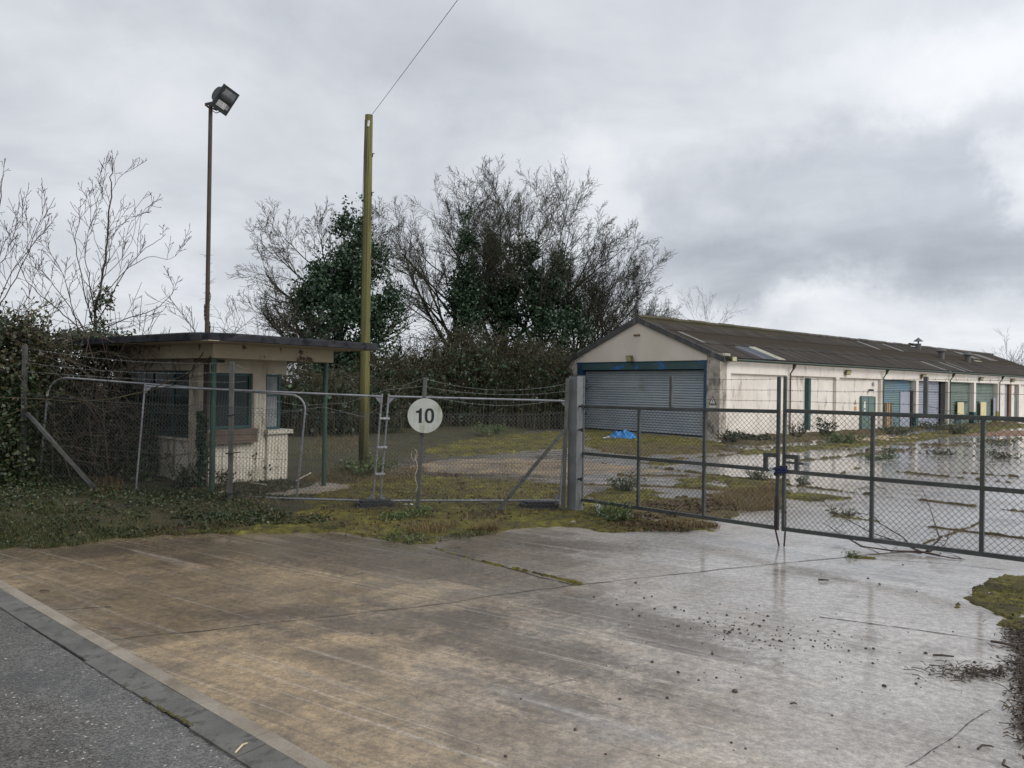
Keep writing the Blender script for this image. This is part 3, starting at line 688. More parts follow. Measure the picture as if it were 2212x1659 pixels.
for pts, w in (([(243, 1384), (560, 1350), (900, 1312), (1240, 1265)], .006), ([(1770, 1334), (1850, 1345), (1980, 1362), (2140, 1386)], .008), ([(120, 1319), (240, 1312)], .008),
               ([(1240, 1266), (1560, 1231), (1830, 1204), (2020, 1190)], .008), ([(930, 1185), (1100, 1229), (1240, 1266)], .010), ([(1160, 1487), (1380, 1437)], .0018),
               ([(1956, 1659), (2020, 1620), (2090, 1572), (2140, 1535)], .003), ([(1850, 1207), (2000, 1215), (2212, 1236)], .006), ([(1794, 1117), (2000, 1139), (2212, 1166)], .012), ([(1700, 1050), (1960, 1079), (2212, 1107)], .012),
               ([(1600, 969), (1860, 974), (2212, 992)], .02), ([(1726, 997), (1880, 981), (1978, 971)], .02), ([(1840, 956), (2000, 963), (2212, 969)], .02), ([(1930, 1011), (2212, 1033)], .015)):
    crack(pts, w)
o = mb.build('slab_joints', M['dark']); tag(o, 'dark cracks and open joints between the concrete slabs', 'joints', kind='structure')

# ------------------------------------------------------------------ warehouse
E1 = Vector((.76, .65, 0)).normalized(); WANG = math.atan2(E1.y, E1.x)
WP = Vector((9.7, 35.8, 0))
wh = empty('warehouse', WP, WANG, 'long low cream industrial building with dark corrugated mossy roof and roller doors', 'building')
WL, WW, ZE, ZR = 51.3, 10.0, 3.78, 5.93
def win_local(p):                       # world point -> warehouse axes
    d = p - WP; return Vector((d.dot(E1), d.dot(Vector((-E1.y, E1.x, 0))), p.z))
SL = (ZR - ZE) / 5.2
# gable end with the big doorway
mb = MB()
def xplane(poly, x0, x1):               # polygon in (y, z) extruded along x
    n = len(poly); mb.add([(x0, a, b) for a, b in poly] + [(x1, a, b) for a, b in poly], [tuple(range(n)), tuple(reversed(range(n, 2 * n)))] + [(i, n + i, n + (i + 1) % n, (i + 1) % n) for i in range(n)])
xplane([(.735, 3.67), (9.32, 3.67), (9.32, ZE + .50), (5.0, ZR - .06), (.735, ZE + .35)], 0.0, .22)
mb.build('gable_wall', M['cream_gable'], wh)
mb = MB(); mb.bb(-.04, .5, 0.0, .735, -.1, 3.86)
pr = mb.build('pier', M['block'], wh); tag(pr, 'stained grey block corner pier with flaking paint')
mb = MB(); mb.bb(0.0, .5, 9.32, 10.0, -.1, 3.9); mb.build('pier', M['cream_gable'], wh)
mb = MB(); mb.bb(.02, .24, .91, 8.98, 3.25, 3.665); mb.bb(-.02, .03, .91, 8.98, 3.25, 3.28); mb.bb(-.02, .03, .91, 8.98, 3.635, 3.665); mb.build('door_beam', M['steel_blue'], wh)
for y0, y1 in ((.737, .908), (8.982, 9.318)):
    mb = MB(); mb.bb(-.03, .30, y0, y1, 0, 3.665); mb.build('door_jamb', M['steel_navy'], wh)
def shutter(x0, x1, y, z0, z1, pitch, axis, mat, name='roller_shutter', parent=wh, cuts=()):
    mb = MB(); n = int((z1 - z0) / pitch); prof = []
    for i in range(n):
        zb = z0 + i * (z1 - z0) / n; h = (z1 - z0) / n
        prof += [(0, zb), (.05, zb + h * .10), (.055, zb + h * .42), (.035, zb + h * .72), (.0, zb + h * .82)]
    prof.append((0, z1))
    vs = []
    for dp, z in prof:
        if axis == 'x': vs += [(y - dp, x0, z), (y - dp, x1, z)]
        else: vs += [(x0, y - dp, z), (x1, y - dp, z)]
    mb.add(vs, [(2 * i, 2 * i + 1, 2 * i + 3, 2 * i + 2) for i in range(len(prof) - 1)])
    return mb.build(name, mat, parent)
shutter(.9, 9.0, .36, .05, 3.2, .125, 'x', M['shut_grey'])
mb = MB(); mb.bb(.40, .46, .5, 9.5, 0, 3.8); mb.build('door_void', M['dark'], wh)
# bargeboards: two planks meeting at the apex
mb = MB()
for sgn in (1, -1):
    ya, yb = 5.0, (-.28 if sgn == 1 else 10.28)
    za, zb = ZR + .05, ZR + .05 - SL * 5.28
    xplane([(ya, za), (yb, zb), (yb, zb - .27), (ya, za - .30)] if sgn == 1 else [(ya, za - .30), (yb, zb - .27), (yb, zb), (ya, za)], -.12, -.05)
mb.build('bargeboard', M['barge'], wh)
mb = MB(); mb.bb(-.06, -.012, 4.85, 5.25, 4.98, 5.06); mb.build('air_brick', M['rotten'], wh)
mb = MB()                               # eaves closer at the corner pier
mb.bb(-.1, .5, -.18, .62, 3.862, 3.98); mb.build('eaves_cap', M['block'], wh)
# side wall
PIL = [0.0, 6.1, 11.3, 16.9, 22.0, 27.3, 32.2, 37.2, 42.2, 46.8, 51.3]
mb = MB(); mb.bb(.502, WL, 0.0, .40, 3.06, 3.70); mb.build('wall_band', M['cream'], wh)
for i, p in enumerate(PIL):
    w = .38 if i else .62
    if i == 0: x0, x1 = .502, .85
    elif i == len(PIL) - 1: x0, x1 = p - w, p
    else: x0, x1 = p - w / 2, p + w / 2
    mb = MB(); mb.bb(x0, x1, .001, .42, -.1, 3.058); q = mb.build('pier', M['cream'], wh)
    if i in (4, 6, 7):
        mb = MB(); mb.bb(x0 - .004, x1 + .004, -.004, .425, -.05, .9); mb.build('painted_base', M['ochre'] if i == 7 else M['dark_green_paint'], q)
for i in (0, 1, 2, 7, 8, 9):
    x0 = PIL[i] + (.19 if i else .85); x1 = PIL[i + 1] - .19
    if i == 2:
        for a_, b_ in ((x0, 14.3), (16.06, x1)):
            mb = MB(); mb.bb(a_, b_, .17, .38, -.1, 3.058); mb.build('wall_panel', M['cream'], wh)
        mb = MB(); mb.bb(14.302, 16.058, .17, .38, 2.02, 3.058); mb.build('wall_panel', M['cream'], wh)
    elif i == 7:
        for a_, b_ in ((x0, 39.1), (40.7, 41.4)):
            mb = MB(); mb.bb(a_, b_, .17, .38, -.1, 3.058); mb.build('wall_panel', M['cream'], wh)
        mb = MB(); mb.bb(39.1, 40.1, .30, .34, 0, 3.05); mb.build('door', M['shut_lilac'], wh)
        mb = MB(); mb.bb(40.1, 40.7, .16, .34, 0, 3.05); mb.build('door', M['rotten'], wh)
        mb = MB(); mb.bb(41.4, 42.0, .16, .34, 0, 2.0); mb.build('door', M['door_green'], wh)
    else:
        mb = MB(); mb.bb(x0, x1, .17, .38, -.1, 3.058); mb.build('wall_panel', M['cream'], wh)
mb = MB(); mb.bb(14.31, 16.05, .05, .16, .02, 2.0); mb.bb(14.30, 14.36, .02, .06, .02, 2.0); mb.bb(16.0, 16.06, .02, .06, .02, 2.0); mb.bb(14.36, 16.0, .02, .06, 1.93, 2.0); mb.bb(15.16, 15.20, .03, .055, .02, 1.93)
dr = mb.build('door', M['door_green'], wh); tag(dr, 'green double door with peeling blue paint')
mb = MB(); mb.bb(14.55, 14.78, .035, .048, 1.30, 1.70); mb.build('notice', M['white'], dr)
mb = MB(); mb.bb(14.58, 14.82, .035, .048, 1.02, 1.22); mb.build('notice', M['white'], dr)
mb = MB(); mb.bb(14.58, 14.82, .035, .048, .82, 1.0); mb.build('notice', M['blue_sign'], dr)
mb = MB(); mb.bb(15.2, 15.26, .0, .045, .95, 1.12); mb.build('handle', M['padlock'], dr)
SH = [(17.09, 21.81, M['shut_blue']), (22.19, 27.11, M['shut_lilac']), (27.49, 32.01, M['shut_green']), (32.39, 37.01, M['shut_green'])]
for i, (a_, b_, mt) in enumerate(SH):
    s_ = shutter(a_, b_, .36, .02, 3.06, .11, 'y', mt)
    if i == 0:
        mb = MB(); mb.bb(17.9, 18.9, .275, .318, .02, 1.62); mb.bb(18.30, 18.38, .262, .28, .02, 1.62); mb.build('wicket_door', M['rotten'], s_)
        mb = MB(); mb.bb(18.22, 18.27, .258, .274, .05, 1.60); mb.bb(18.44, 18.50, .258, .274, .05, 1.60); mb.build('timber_edge', M['yellow_board'], s_)
        mb = MB(); mb.bb(20.1, 21.55, .27, .318, .02, 2.35); mb.build('panel', M['shut_lilac'], s_)
        mb = MB(); mb.bb(21.55, 21.81, .20, .318, .0, 2.4); mb.build('jamb', M['dark'], s_)
    if i == 1:
        mb = MB(); mb.bb(26.35, 27.10, .2, .318, .0, 3.05); mb.build('jamb', M['dark'], s_)
    if i == 2:
        mb = MB(); mb.bb(27.49, 28.0, .15, .318, .0, 2.45); mb.build('jamb', M['dark_green_paint'], s_)
        mb = MB(); mb.bb(29.2, 30.35, .10, .14, .45, 1.62, ); mb.build('board', M['yellow_board'], s_)
        mb = MB(); mb.bb(29.2, 31.6, .20, .25, 1.625, 1.68); mb.build('wicket_frame', M['dark_green_paint'], s_)
        mb = MB(); mb.bb(29.25, 30.3, .25, .318, .0, .46); mb.build('kick_plate', M['dark_green_paint'], s_)
    if i == 3:
        mb = MB(); mb.bb(33.7, 34.85, .10, .14, .4, 1.62); mb.build('board', M['yellow_board'], s_)
        mb = MB(); mb.bb(32.6, 33.7, .2, .25, 1.62, 1.68); mb.bb(33.6, 33.68, .2, .25, .0, 1.619); mb.build('wicket_frame', M['dark_green_paint'], s_)
        mb = MB(); mb.bb(36.5, 36.95, .12, .16, .5, 1.95); mb.build('panel', M['shut_lilac'], s_)
mb = MB(); mb.bb(16.9, 37.3, .44, .50, 0, 3.05); mb.build('door_void', M['dark'], wh)
mb = MB(); mb.bb(WL, WL + .25, 0, WW, 0, ZE); mb.bb(.52, WL, WW - .25, WW, 0, ZE); mb.build('rear_wall', M['cream'], wh)
mb = MB(); xplane([(0, ZE), (10, ZE), (5, ZR - .1)], WL - .02, WL + .2); mb.build('gable_wall', M['cream'], wh)
# corrugated roof: three lapped courses a side, real corrugations
def corr(x0, x1, q0, q1, lift, side=1, step=.0365):
    n = max(4, int((x1 - x0) / step)); vs = []; fs = []
    for k in range(n + 1):
        x = x0 + (x1 - x0) * k / n; dz = .028 * math.sin(2 * math.pi * x / .146)
        for q in (q0, q1):
            y = -.25 + q * 5.25; z = ZE - .02 + q * (ZR - ZE + .02) + lift + dz + (.03 * (1 - (q - q0) / max(1e-6, q1 - q0)))
            vs.append((x, y if side == 1 else 10 - y, z))
    fs = [(2 * k, 2 * k + 2, 2 * k + 3, 2 * k + 1) if side == 1 else (2 * k, 2 * k + 1, 2 * k + 3, 2 * k + 2) for k in range(n)]
    return vs, fs
mb = MB()
for side in (1, -1):
    for q0, q1 in ((0, .36), (.335, .69), (.665, 1.0)):
        mb.add(*corr(-.05, WL + .3, q0, q1, 0, side))
roof = mb.build('roof', M['roof'], wh)
mb = MB()
for k in range(36):
    x0 = -.05 + k * (WL + .3) / 36; x1 = x0 + (WL + .3) / 36 + .05; dz = random.uniform(-.015, .015) + .012 * (k % 2)
    if k == 23: dz += .10
    mb.tube([(x0, 5, ZR + .05 + dz), (x1, 5, ZR + .05 + dz)], .11, 8)
mb.build('ridge_cap', M['roof'], roof)
def roof_pt(px, py):
    o_ = win_local(EYEP); d = ray(px, py); dl = Vector((d.dot(E1), d.dot(Vector((-E1.y, E1.x, 0))), d.z))
    k = (ZR - ZE + .02) / 5.25                   # plane z = ZE-.02 + k*(y+.25)
    t = (ZE - .02 + k * (o_.y + .25) - o_.z) / (dl.z - k * dl.y)
    p = o_ + dl * t
    return p.x, (p.y + .25) / 5.25
def sk(pa, pb, wd, mat, lift=.03):
    xa, qa = roof_pt(*pa); xb, qb = roof_pt(*pb)
    x = (xa + xb) / 2; q0, q1 = max(.0, min(qa, qb)), min(1, max(qa, qb))
    mb = MB(); mb.add(*corr(x - wd / 2, x + wd / 2, q0, q1, lift)); mb.build('skylight', mat, roof)
C6 = lambda a_, b_: ((3382 + a_ * .29385) * .5486, (1330 + b_ * .29385) * .5486)
C5 = lambda a_, b_: ((2800 + a_ * .29385) * .5486, (1330 + b_ * .29385) * .5486)
C4 = lambda a_, b_: ((2200 + a_ * .3436) * .5486, (1230 + b_ * .3436) * .5486)
sk(C4(1370, 228), C4(1670, 360), .45, M['sheet_pale'])
sk(C5(420, 130), C5(830, 315), 1.3, M['sheet_blue']); sk(C5(570, 133), C5(950, 318), .5, M['sheet_cream'], .036)
for a_, b_, w, mt in (((40, 60), (240, 165), .45, 'sheet_pale'), ((330, 92), (560, 190), .8, 'sheet_pale'), ((860, 325), (1170, 455), .5, 'sheet_pale'), ((1110, 337), (1420, 470), .35, 'sheet_pale'), ((1205, 342), (1500, 475), .5, 'sheet_pale'),
                      ((1330, 195), (1550, 292), 1.6, 'sheet_pale'), ((1560, 225), (1820, 318), 1.7, 'sheet_pale'), ((1570, 312), (1625, 330), 1.2, 'sheet_cream')):
    sk(C6(*a_), C6(*b_), w, M[mt])
for px, kind in ((C6(795, 150), 0), (C6(1105, 285), 1), (C6(1458, 330), 1)):
    x, q = roof_pt(*px); y = -.25 + q * 5.25; z = ZE + q * (ZR - ZE)
    mb = MB(); mb.tube([(x, y, z - .1), (x, y, z + (.42 if kind == 0 else .55))], .22, 10)
    if kind == 0: mb.tube([(x, y, z + .60), (x, y, z + .9)], [.38, .02], 10); mb.tube([(x, y, z + .42), (x, y, z + .6)], [.06, .06], 6)
    else: mb.tube([(x, y, z + .55), (x, y, z + .62), (x, y, z + .78)], [.36, .38, .2], 10)
    mb.build('roof_vent', M['vent'], roof)
mb = MB(); mb.tube([(.3, -.30, ZE - .10), (WL, -.30, ZE - .10)], .065, 8); mb.build('gutter', M['gutter'], wh)
for p in (6.1, 16.9, 27.3, 37.2):
    mb = MB(); mb.tube([(p, -.30, ZE - .12), (p, -.28, ZE - .30), (p, -.07, ZE - .62), (p, -.07, .1)], .038, 8); mb.tube([(p, -.30, ZE - .12), (p, -.22, ZE - .42)], [.11, .05], 8)
    mb.build('downpipe', M['rust'] if p < 10 else M['gutter'], wh)
mb = MB(); mb.bb(8.0, 8.22, -.06, .165, .2, 2.96); mb.build('steel_post', M['dark_green_paint'], wh)
def wall_light(x, y, z, nrm, mat_case, s=1.0):
    n = Vector(nrm).normalized(); t = Vector((0, 0, 1)).cross(n).normalized(); u = n.cross(t); m = Matrix((t, u, n)).transposed()
    c = Vector((x, y, z)) + n * .16 * s
    mb = MB(); mb.box(c, (.36 * s, .28 * s, .13 * s), m); mb.bar((x, y, z + .0), c, .05, .05); o = mb.build('floodlight', mat_case, wh)
    mb = MB(); mb.box(c + n * .075 * s, (.30 * s, .22 * s, .012), m); mb.build('lens', M['lamp_lens'], o)
for x in (12.2, 22.6, 33.0, 40.0): wall_light(x, -.02, 3.42, (-.35, -1, -.45), M['light_olive'], .95)
wall_light(-.02, 5.35, 3.86, (-1, .15, -.25), M['light_olive'], 1.1)
mb = MB(); mb.bb(.3, .68, -.42, -.08, 3.60, 3.84); o = mb.build('lamp_box', M['light_olive'], wh); mb = MB(); mb.bb(.33, .65, -.43, -.422, 3.63, 3.8); mb.build('lens', M['lamp_lens'], o)
mb = MB(); mb.bb(15.3, 15.5, -.12, .10, 2.32, 2.44); mb.build('bulkhead_lamp', M['lamp_black'], wh)
mb = MB(); mb.bb(15.85, 16.2, .02, .1, 2.7, 2.9); mb.build('alarm_box', M['white'], wh)
# warning signs: triangles with a dark border and an exclamation mark
def tri(parent, c, ax, up_, n, s, fill):
    m = Matrix((Vector(ax), Vector(up_), Vector(n))).transposed().to_4x4(); m.translation = Vector(c)
    mb = MB(); mb.prism([(-s, -s * .6), (s, -s * .6), (0, s * 1.1)], m, .012); o = mb.build('warning_sign', M['ink'], parent)
    m2 = m.copy(); m2.translation = Vector(c) + Vector(n) * .012
    mb = MB(); mb.prism([(-s * .72, -s * .44), (s * .72, -s * .44), (0, s * .82)], m2, .003); mb.build('face', fill, o)
    m3 = m.copy(); m3.translation = Vector(c) + Vector(n) * .015
    mb = MB(); mb.prism([(-s * .06, -s * .1), (s * .06, -s * .1), (s * .10, s * .42), (-s * .10, s * .42)], m3, .002); mb.prism([(-s * .08, -s * .34), (s * .08, -s * .34), (s * .08, -s * .2), (-s * .08, -s * .2)], m3, .002); mb.build('mark', M['ink'], o)
tri(wh, (-.042, .38, 1.72), (0, -1, 0), (0, 0, 1), (-1, 0, 0), .22, M['white'])
mb = MB(); mb.bb(-.055, -.042, .22, .54, 1.43, 1.52); mb.build('notice', M['white'], wh)
tri(wh, (13.75, .165, 1.62), (1, 0, 0), (0, 0, 1), (0, -1, 0), .15, M['yellow_sign'])
mb = MB(); mb.bb(13.62, 13.88, .15, .168, 1.18, 1.42); mb.build('warning_sign', M['orange_sign'], wh)
mb = MB(); mb.bb(12.7, 13.2, .15, .168, .95, 1.22); mb.build('notice', M['white'], wh)

# ------------------------------------------------------------------ gatehouse hut with canopy
HA = math.atan2(.799, .602)
HC = Vector((-5.21, 13.06, 0))
hut = empty('gatehouse', HC, HA, 'derelict cream gatehouse with flat dark-edged canopy roof overgrown by ivy', 'hut')
ZS = 3.02
mb = MB()
def rslab(x0, x1, y0, y1, z0, z1, r, n=6):
    pl = []
    for cx, cy, a0 in ((x0 + r, y0 + r, 180), (x1 - r * .4, y0 + r * .4, 270), (x1 - r * .4, y1 - r * .4, 0), (x0 + r * .4, y1 - r * .4, 90)):
        rr = r if (cx == x0 + r and cy == y0 + r) else r * .4
        for k in range(n + 1):
            a_ = R(a0 + 90 * k / n); pl.append((cx + rr * math.cos(a_), cy + rr * math.sin(a_)))
    m = len(pl); mb.add([(x, y, z0) for x, y in pl] + [(x, y, z1 - .03) for x, y in pl] + [(x * .995 + .012, y * .995 + .012, z1) for x, y in pl],
        [tuple(reversed(range(m))), tuple(range(2 * m, 3 * m))] + [(i, (i + 1) % m, m + (i + 1) % m, m + i) for i in range(m)] + [(m + i, m + (i + 1) % m, 2 * m + (i + 1) % m, 2 * m + i) for i in range(m)])
rslab(0, 4.10, 0, 7.6, ZS, ZS + .135, .7)
mb.build('roof_slab', M['slab'], hut)
mb = MB(); mb.bb(.12, 4.0, .12, 7.5, ZS - .012, ZS - .002); mb.build('soffit', M['soffit'], hut)
mb = MB(); mb.bb(.774, 3.62, 1.03, 1.25, 2.745, ZS - .013); mb.bb(.774, .99, 1.252, 6.0, 2.745, ZS - .013); mb.bb(3.40, 3.62, 1.252, 6.0, 2.745, ZS - .013); mb.build('canopy_beam', M['beam'], hut)
for x, y in ((.86, 1.14), (3.50, 1.14)):
    mb = MB(); mb.tube([(x, y, 0.0), (x, y, 2.744)], .052, 10); mb.build('canopy_post', M['green_post'], hut)
# walls (front face at y = 2.05, left face at x = 1.28)
yw, xl, xr = 2.05, 1.28, 3.06
mb = MB()
mb.bb(xl, xr + .12, yw, yw + .2, 2.48, ZS - .013)                      # lintel band
mb.bb(2.345, 2.66, yw + .01, yw + .2, .1, 2.478)                        # pier between the windows
mb.bb(xl, xl + .06, yw + .012, yw + .2, .1, 2.478)
mb.bb(xl, xl + .2, yw + .2, 2.70, .1, ZS - .013)                       # left corner pillar
mb.bb(xl, xl + .2, 2.70, 5.9, 2.52, ZS - .013); mb.bb(xl, xl + .2, 5.46, 5.9, 1.13, 2.52)
mb.bb(xr - .06, xr + .0, yw + .75, 5.9, .1, ZS - .013); mb.bb(xl + .2, xr, 5.7, 5.9, .1, ZS - .013)
mb.bb(xl + .061, 2.344, yw + .014, yw + .2, .1, 1.33)
mb.build('wall', M['hut'], hut)
mb = MB(); mb.bb(xl, xl + .2, 2.70, 5.9, .1, 1.089); mb.build('wall', M['hut_rib'], hut)
# ribbed cladding below the windows: vertical ribs
def ribbed(x0, x1, y, z0, z1, pitch=.075):
    n = int((x1 - x0) / pitch) * 4; pts = []
    for k in range(n + 1):
        x = x0 + (x1 - x0) * k / n; d = (0, .018, .018, 0)[k % 4]; pts.append((x, y - d))
    mb.add([(x, y_, z0) for x, y_ in pts] + [(x, y_, z1) for x, y_ in pts], [(k, k + 1, n + 2 + k, n + 1 + k) for k in range(n)])
mb = MB(); ribbed(xl + .1, 2.64, yw - .03, .12, 1.10); ribbed(2.36, 2.655, yw - .012, 1.10, 2.1)
ribbed(2.64, 3.16, yw - .10, .10, 1.20); mb.bb(2.64, 3.16, yw - .098, yw + .8, .12, 1.2)
mb.build('ribbed_cladding', M['hut_rib'], hut)
mb = MB(); mb.bb(2.60, 3.24, yw - .18, yw + .85, 1.202, 1.29); mb.build('window_ledge', M['hut_rib'], hut)
mb = MB(); mb.bb(xl + .07, 2.36, yw - .16, yw - .06, 1.10, 1.215); mb.bb(xl + .07, 2.36, yw - .155, yw - .055, 1.222, 1.335); mb.bb(xl + .05, 2.34, yw - .20, yw - .03, 1.055, 1.095); mb.build('counter_board', M['brown_wood'], hut)
def window(name, x0, x1, z0, z1, y, mull=(), trans=(), axis='x', gl='glass_dark'):
    mb = MB(); t = .05
    def b(a0, a1, c0, c1, d0, d1):
        if axis == 'x': mb.bb(a0, a1, y + c0, y + c1, d0, d1)
        else: mb.bb(y + c0, y + c1, a0, a1, d0, d1)
    b(x0, x0 + t, 0, .06, z0, z1); b(x1 - t, x1, 0, .06, z0, z1); b(x0 + t, x1 - t, 0, .06, z0, z0 + t); b(x0 + t, x1 - t, 0, .06, z1 - t, z1)
    for m_ in mull: b(m_ - .025, m_ + .025, .004, .056, z0 + t, z1 - t)
    for m_ in trans: b(x0 + t, x1 - t, .008, .052, m_ - .015, m_ + .015)
    w = mb.build(name, M['teal'], hut)
    mb = MB(); b(x0 + t * .5, x1 - t * .5, .028, .034, z0 + t * .5, z1 - t * .5); mb.build('pane', M[gl], w)
    return w
window('window', xl + .07, 2.34, 1.345, 2.475, yw + .07)
window('window', 2.665, 3.06, 1.295, 2.475, yw + .05, trans=(2.02,), gl='glass_pale')
window('window', yw + .06, yw + .74, 1.295, 2.475, xr - .06, trans=(2.02,), axis='y', gl='glass_pale')
window('window', 2.72, 5.45, 1.14, 2.515, xl + .08, mull=(3.45, 4.3), trans=(1.62, 2.0), axis='y')
mb = MB(); mb.bb(xl - .06, xl + .06, 2.66, 5.5, 1.09, 1.133); mb.build('window_sill', M['hut_rib'], hut)
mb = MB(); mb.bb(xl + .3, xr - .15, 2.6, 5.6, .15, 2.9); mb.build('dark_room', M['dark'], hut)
mb = MB(); mb.bb(xl - .045, xl - .004, yw - .10, yw + .05, .1, 2.744); mb.bb(xl - .35, xl + .2, yw - .3, yw - .1, 2.68, 2.742); mb.build('drainpipe', M['rust'], hut)
mb = MB(); mb.tube([(1.9, 1.6, ZS - .1), (1.9, 1.6, ZS - .02)], [.14, .12], 12); mb.build('ceiling_lamp', M['lamp_black'], hut)
mb = MB(); mb.bb(.6, 3.9, .75, 5.9, -.05, .10); mb.build('plinth', M['channel'], hut)

# ------------------------------------------------------------------ wire mesh helpers
def chainlink(mb, o, ux, L, zfun0, zfun1, pitch=.075, r=.0021, nrm=None, spike=True):
    """woven diamonds between two height functions; o origin, ux unit direction, zigzag wires"""
    ux = Vector(ux); n_ = nrm if nrm else Vector((-ux.y, ux.x, 0))
    h = pitch / 2
    ncol = int(L / h)
    # each woven wire is a vertical zigzag between neighbouring columns
    for c in range(0, ncol):
        xa = c * h
        z0, z1 = zfun0(xa), zfun1(xa)
        k = 0; z = z0; pts = []
        while z <= z1 + .03:
            xx = xa + (h if k % 2 else 0)
            if c % 2: xx = xa + (0 if k % 2 else h)
            wob = .004 * mnoise.noise((xx * 3, z * 3, 1))
            pts.append(o + ux * (xx + wob) + Vector((0, 0, z)) + n_ * (.004 if (k + c) % 2 else -.004)); z += h; k += 1
        if c % 2 == 0: mb.tube(pts, r, 3, cap=False)
def chainlink_diag(mb, o, ux, L, zf0, zf1, pitch=.075, r=.0021, bend=True, spike=0.0):
    """diamond mesh as crossing wires clipped to the panel"""
    ux = Vector(ux); n_ = Vector((-ux.y, ux.x, 0)); H = max(zf1(0), zf1(L)) ; B = min(zf0(0), zf0(L))
    for sgn in (1, -1):
        k0 = int(-(H - B) / pitch) - 2; k1 = int((L + H - B) / pitch) + 2
        for k in range(k0, k1):
            pts = []
            st = pitch / 2
            nst = int((H - B) / st) + 2
            for q in range(nst + 1):
                z = B + q * st; x = k * pitch + sgn * q * st
                if x < -.001 or x > L + .001 or z < zf0(x) - .001 or z > zf1(x) + spike:
                    if len(pts) > 1: mb.tube(pts, r, 3, cap=False)
                    pts = []; continue
                w = .012
                pts.append(o + ux * (x + w * mnoise.noise((x * 1.3, z * 1.3, 2))) + Vector((0, 0, z + w * mnoise.noise((x * 1.3, z * 1.3, 8)))) + n_ * (.003 * sgn + .012 * mnoise.noise((x * .9, z * .9, 4))))
            if len(pts) > 1: mb.tube(pts, r, 3, cap=False)
def barbed(mb, pts, r=.0022, barb=.11, sag=0.0):
    g = []
    for a_, b_ in zip(pts[:-1], pts[1:]):
        a_, b_ = Vector(a_), Vector(b_); n_ = max(2, int((b_ - a_).length / .12))
        for k in range(n_):
            t = k / n_; p = a_.lerp(b_, t); p.z -= sag * 4 * t * (1 - t); g.append(p + Vector((0, 0, .006 * mnoise.noise(p * 4))))
    g.append(Vector(pts[-1])); mb.tube(g, r, 4, cap=False)
    for p in g[1:-1]:
        d = Vector((random.uniform(-.4, .4), random.uniform(-.4, .4), random.choice((-1, 1)))).normalized() * .02
        mb.tube([p - d, p + d], .0022, 3)

# ------------------------------------------------------------------ the pair of gates
GD = Vector((.674, -.739, 0)); GN = Vector((.739, .674, 0)).normalized() * -1      # along the gate; towards the camera
GC = Vector((3.96, 11.27, 0)); GL = 3.93
def gate(name, label, o, d, mirror):
    root = empty(name, o, 0, label, 'gate', 'pair of steel yard gates')
    # local: a along leaf measured from the meeting stile, world axes; sag from hinge to meeting edge
    def w(a_, z, n_=0.0): return d * a_ + GN * n_ + Vector((0, 0, z))
    zb = (lambda a_: .275 - .012 * a_) if not mirror else (lambda a_: .275 + .028 * a_)
    zt = (lambda a_: 1.985 - .012 * a_) if not mirror else (lambda a_: 2.0 + .0 * a_)
    zm = (lambda a_: 1.12 - .01 * a_) if not mirror else (lambda a_: 1.115 + .012 * a_)
    s = .055
    A0 = .05
    for nm, zf in (('top_rail', zt), ('mid_rail', zm), ('bottom_rail', zb)):
        mb = MB(); mb.bar(w(A0 + s / 2, zf(A0)), w(GL - s / 2, zf(GL)), s, s); mb.build(nm, M['galv_dull'], root)
    for k, a_ in enumerate((A0, GL / 3, 2 * GL / 3, GL)):
        top = zt(a_) - s / 2 if k in (1, 2) else 2.50
        t2 = .046 if k in (1, 2) else .044
        mb = MB(); mb.bar(w(a_, zb(a_) + (s / 2 if k in (1, 2) else -s / 2 - .004)), w(a_, top), t2 * .96, t2, up=d)
        mb.build('upright', M['galv_dull'], root)
    mb = MB(); mb.bar(w(GL / 2, zt(GL / 2) + s / 2), w(GL / 2, 2.50), .046, .046, up=d); mb.build('upright', M['galv_dull'], root)
    mb = MB(); chainlink_diag(mb, GN * .036, d, GL, lambda x: zb(x) - .02, lambda x: zt(x) + .03, .078, .0029); mb.build('wire_mesh', M['wire'], root)
    for q, z in enumerate((2.46, 2.30, 2.14)):
        mb = MB()
        if mirror and q == 2:
            barbed(mb, [w(A0, z, .04), w(GL / 2, z, .04)], .0028); barbed(mb, [w(GL / 2, z, .04), w(GL / 2 + .45, 2.03, .05)], .0028)
            barbed(mb, [w(GL / 2 + .45, 2.03, .05), w(GL * .66, 1.5, .06), w(GL * .8, .95, .1)], .0024)
        else: barbed(mb, [w(A0, z, .04), w(GL / 2, z + .01, .04), w(GL, z, .04)], .0028, sag=.012)
        mb.build('barbed_wire', M['wire'], root)
    # D-shaped hand guard on the meeting stile
    mb = MB(); zq = zm(.1)
    mb.bar(w(A0 + .026, zq + .22), w(A0 + .225, zq + .22), .055, .06); mb.bar(w(A0 + .195, zq + .03), w(A0 + .195, zq + .189), .055, .055, up=d); mb.build('hand_guard', M['galv_dull'], root)
    mb = MB(); mb.tube([w(A0 + .005, .75, -.04 if mirror else .045), w(A0 + .012, .30, -.04 if mirror else .045), w(A0 - (.0 if mirror else .02), .012, -.03)], .013, 7); mb.tube([w(A0, .52, -.04 if mirror else .045), w(A0 + .03, .52, 0)], .02, 6); mb.build('drop_bolt', M['dark_rust'], root)
    if mirror:
        mb = MB(); mb.bar(w(A0 + .03, zq + .135, .03), w(A0 + .31, zq + .135, .03), .02, .035); mb.tube([w(A0 + .27, zq + .135, .035), w(A0 + .27, zq + .135, .046)], .01, 8); mb.build('slide_bolt', M['galv_dull'], root)
    return root
gl_ = gate('metal_gate', 'left leaf of the galvanised mesh gate, hinged on the thick square post', GC - GD * .0, -GD, False)
gr_ = gate('metal_gate', 'right leaf of the galvanised mesh gate, running out of the picture', GC, GD, True)
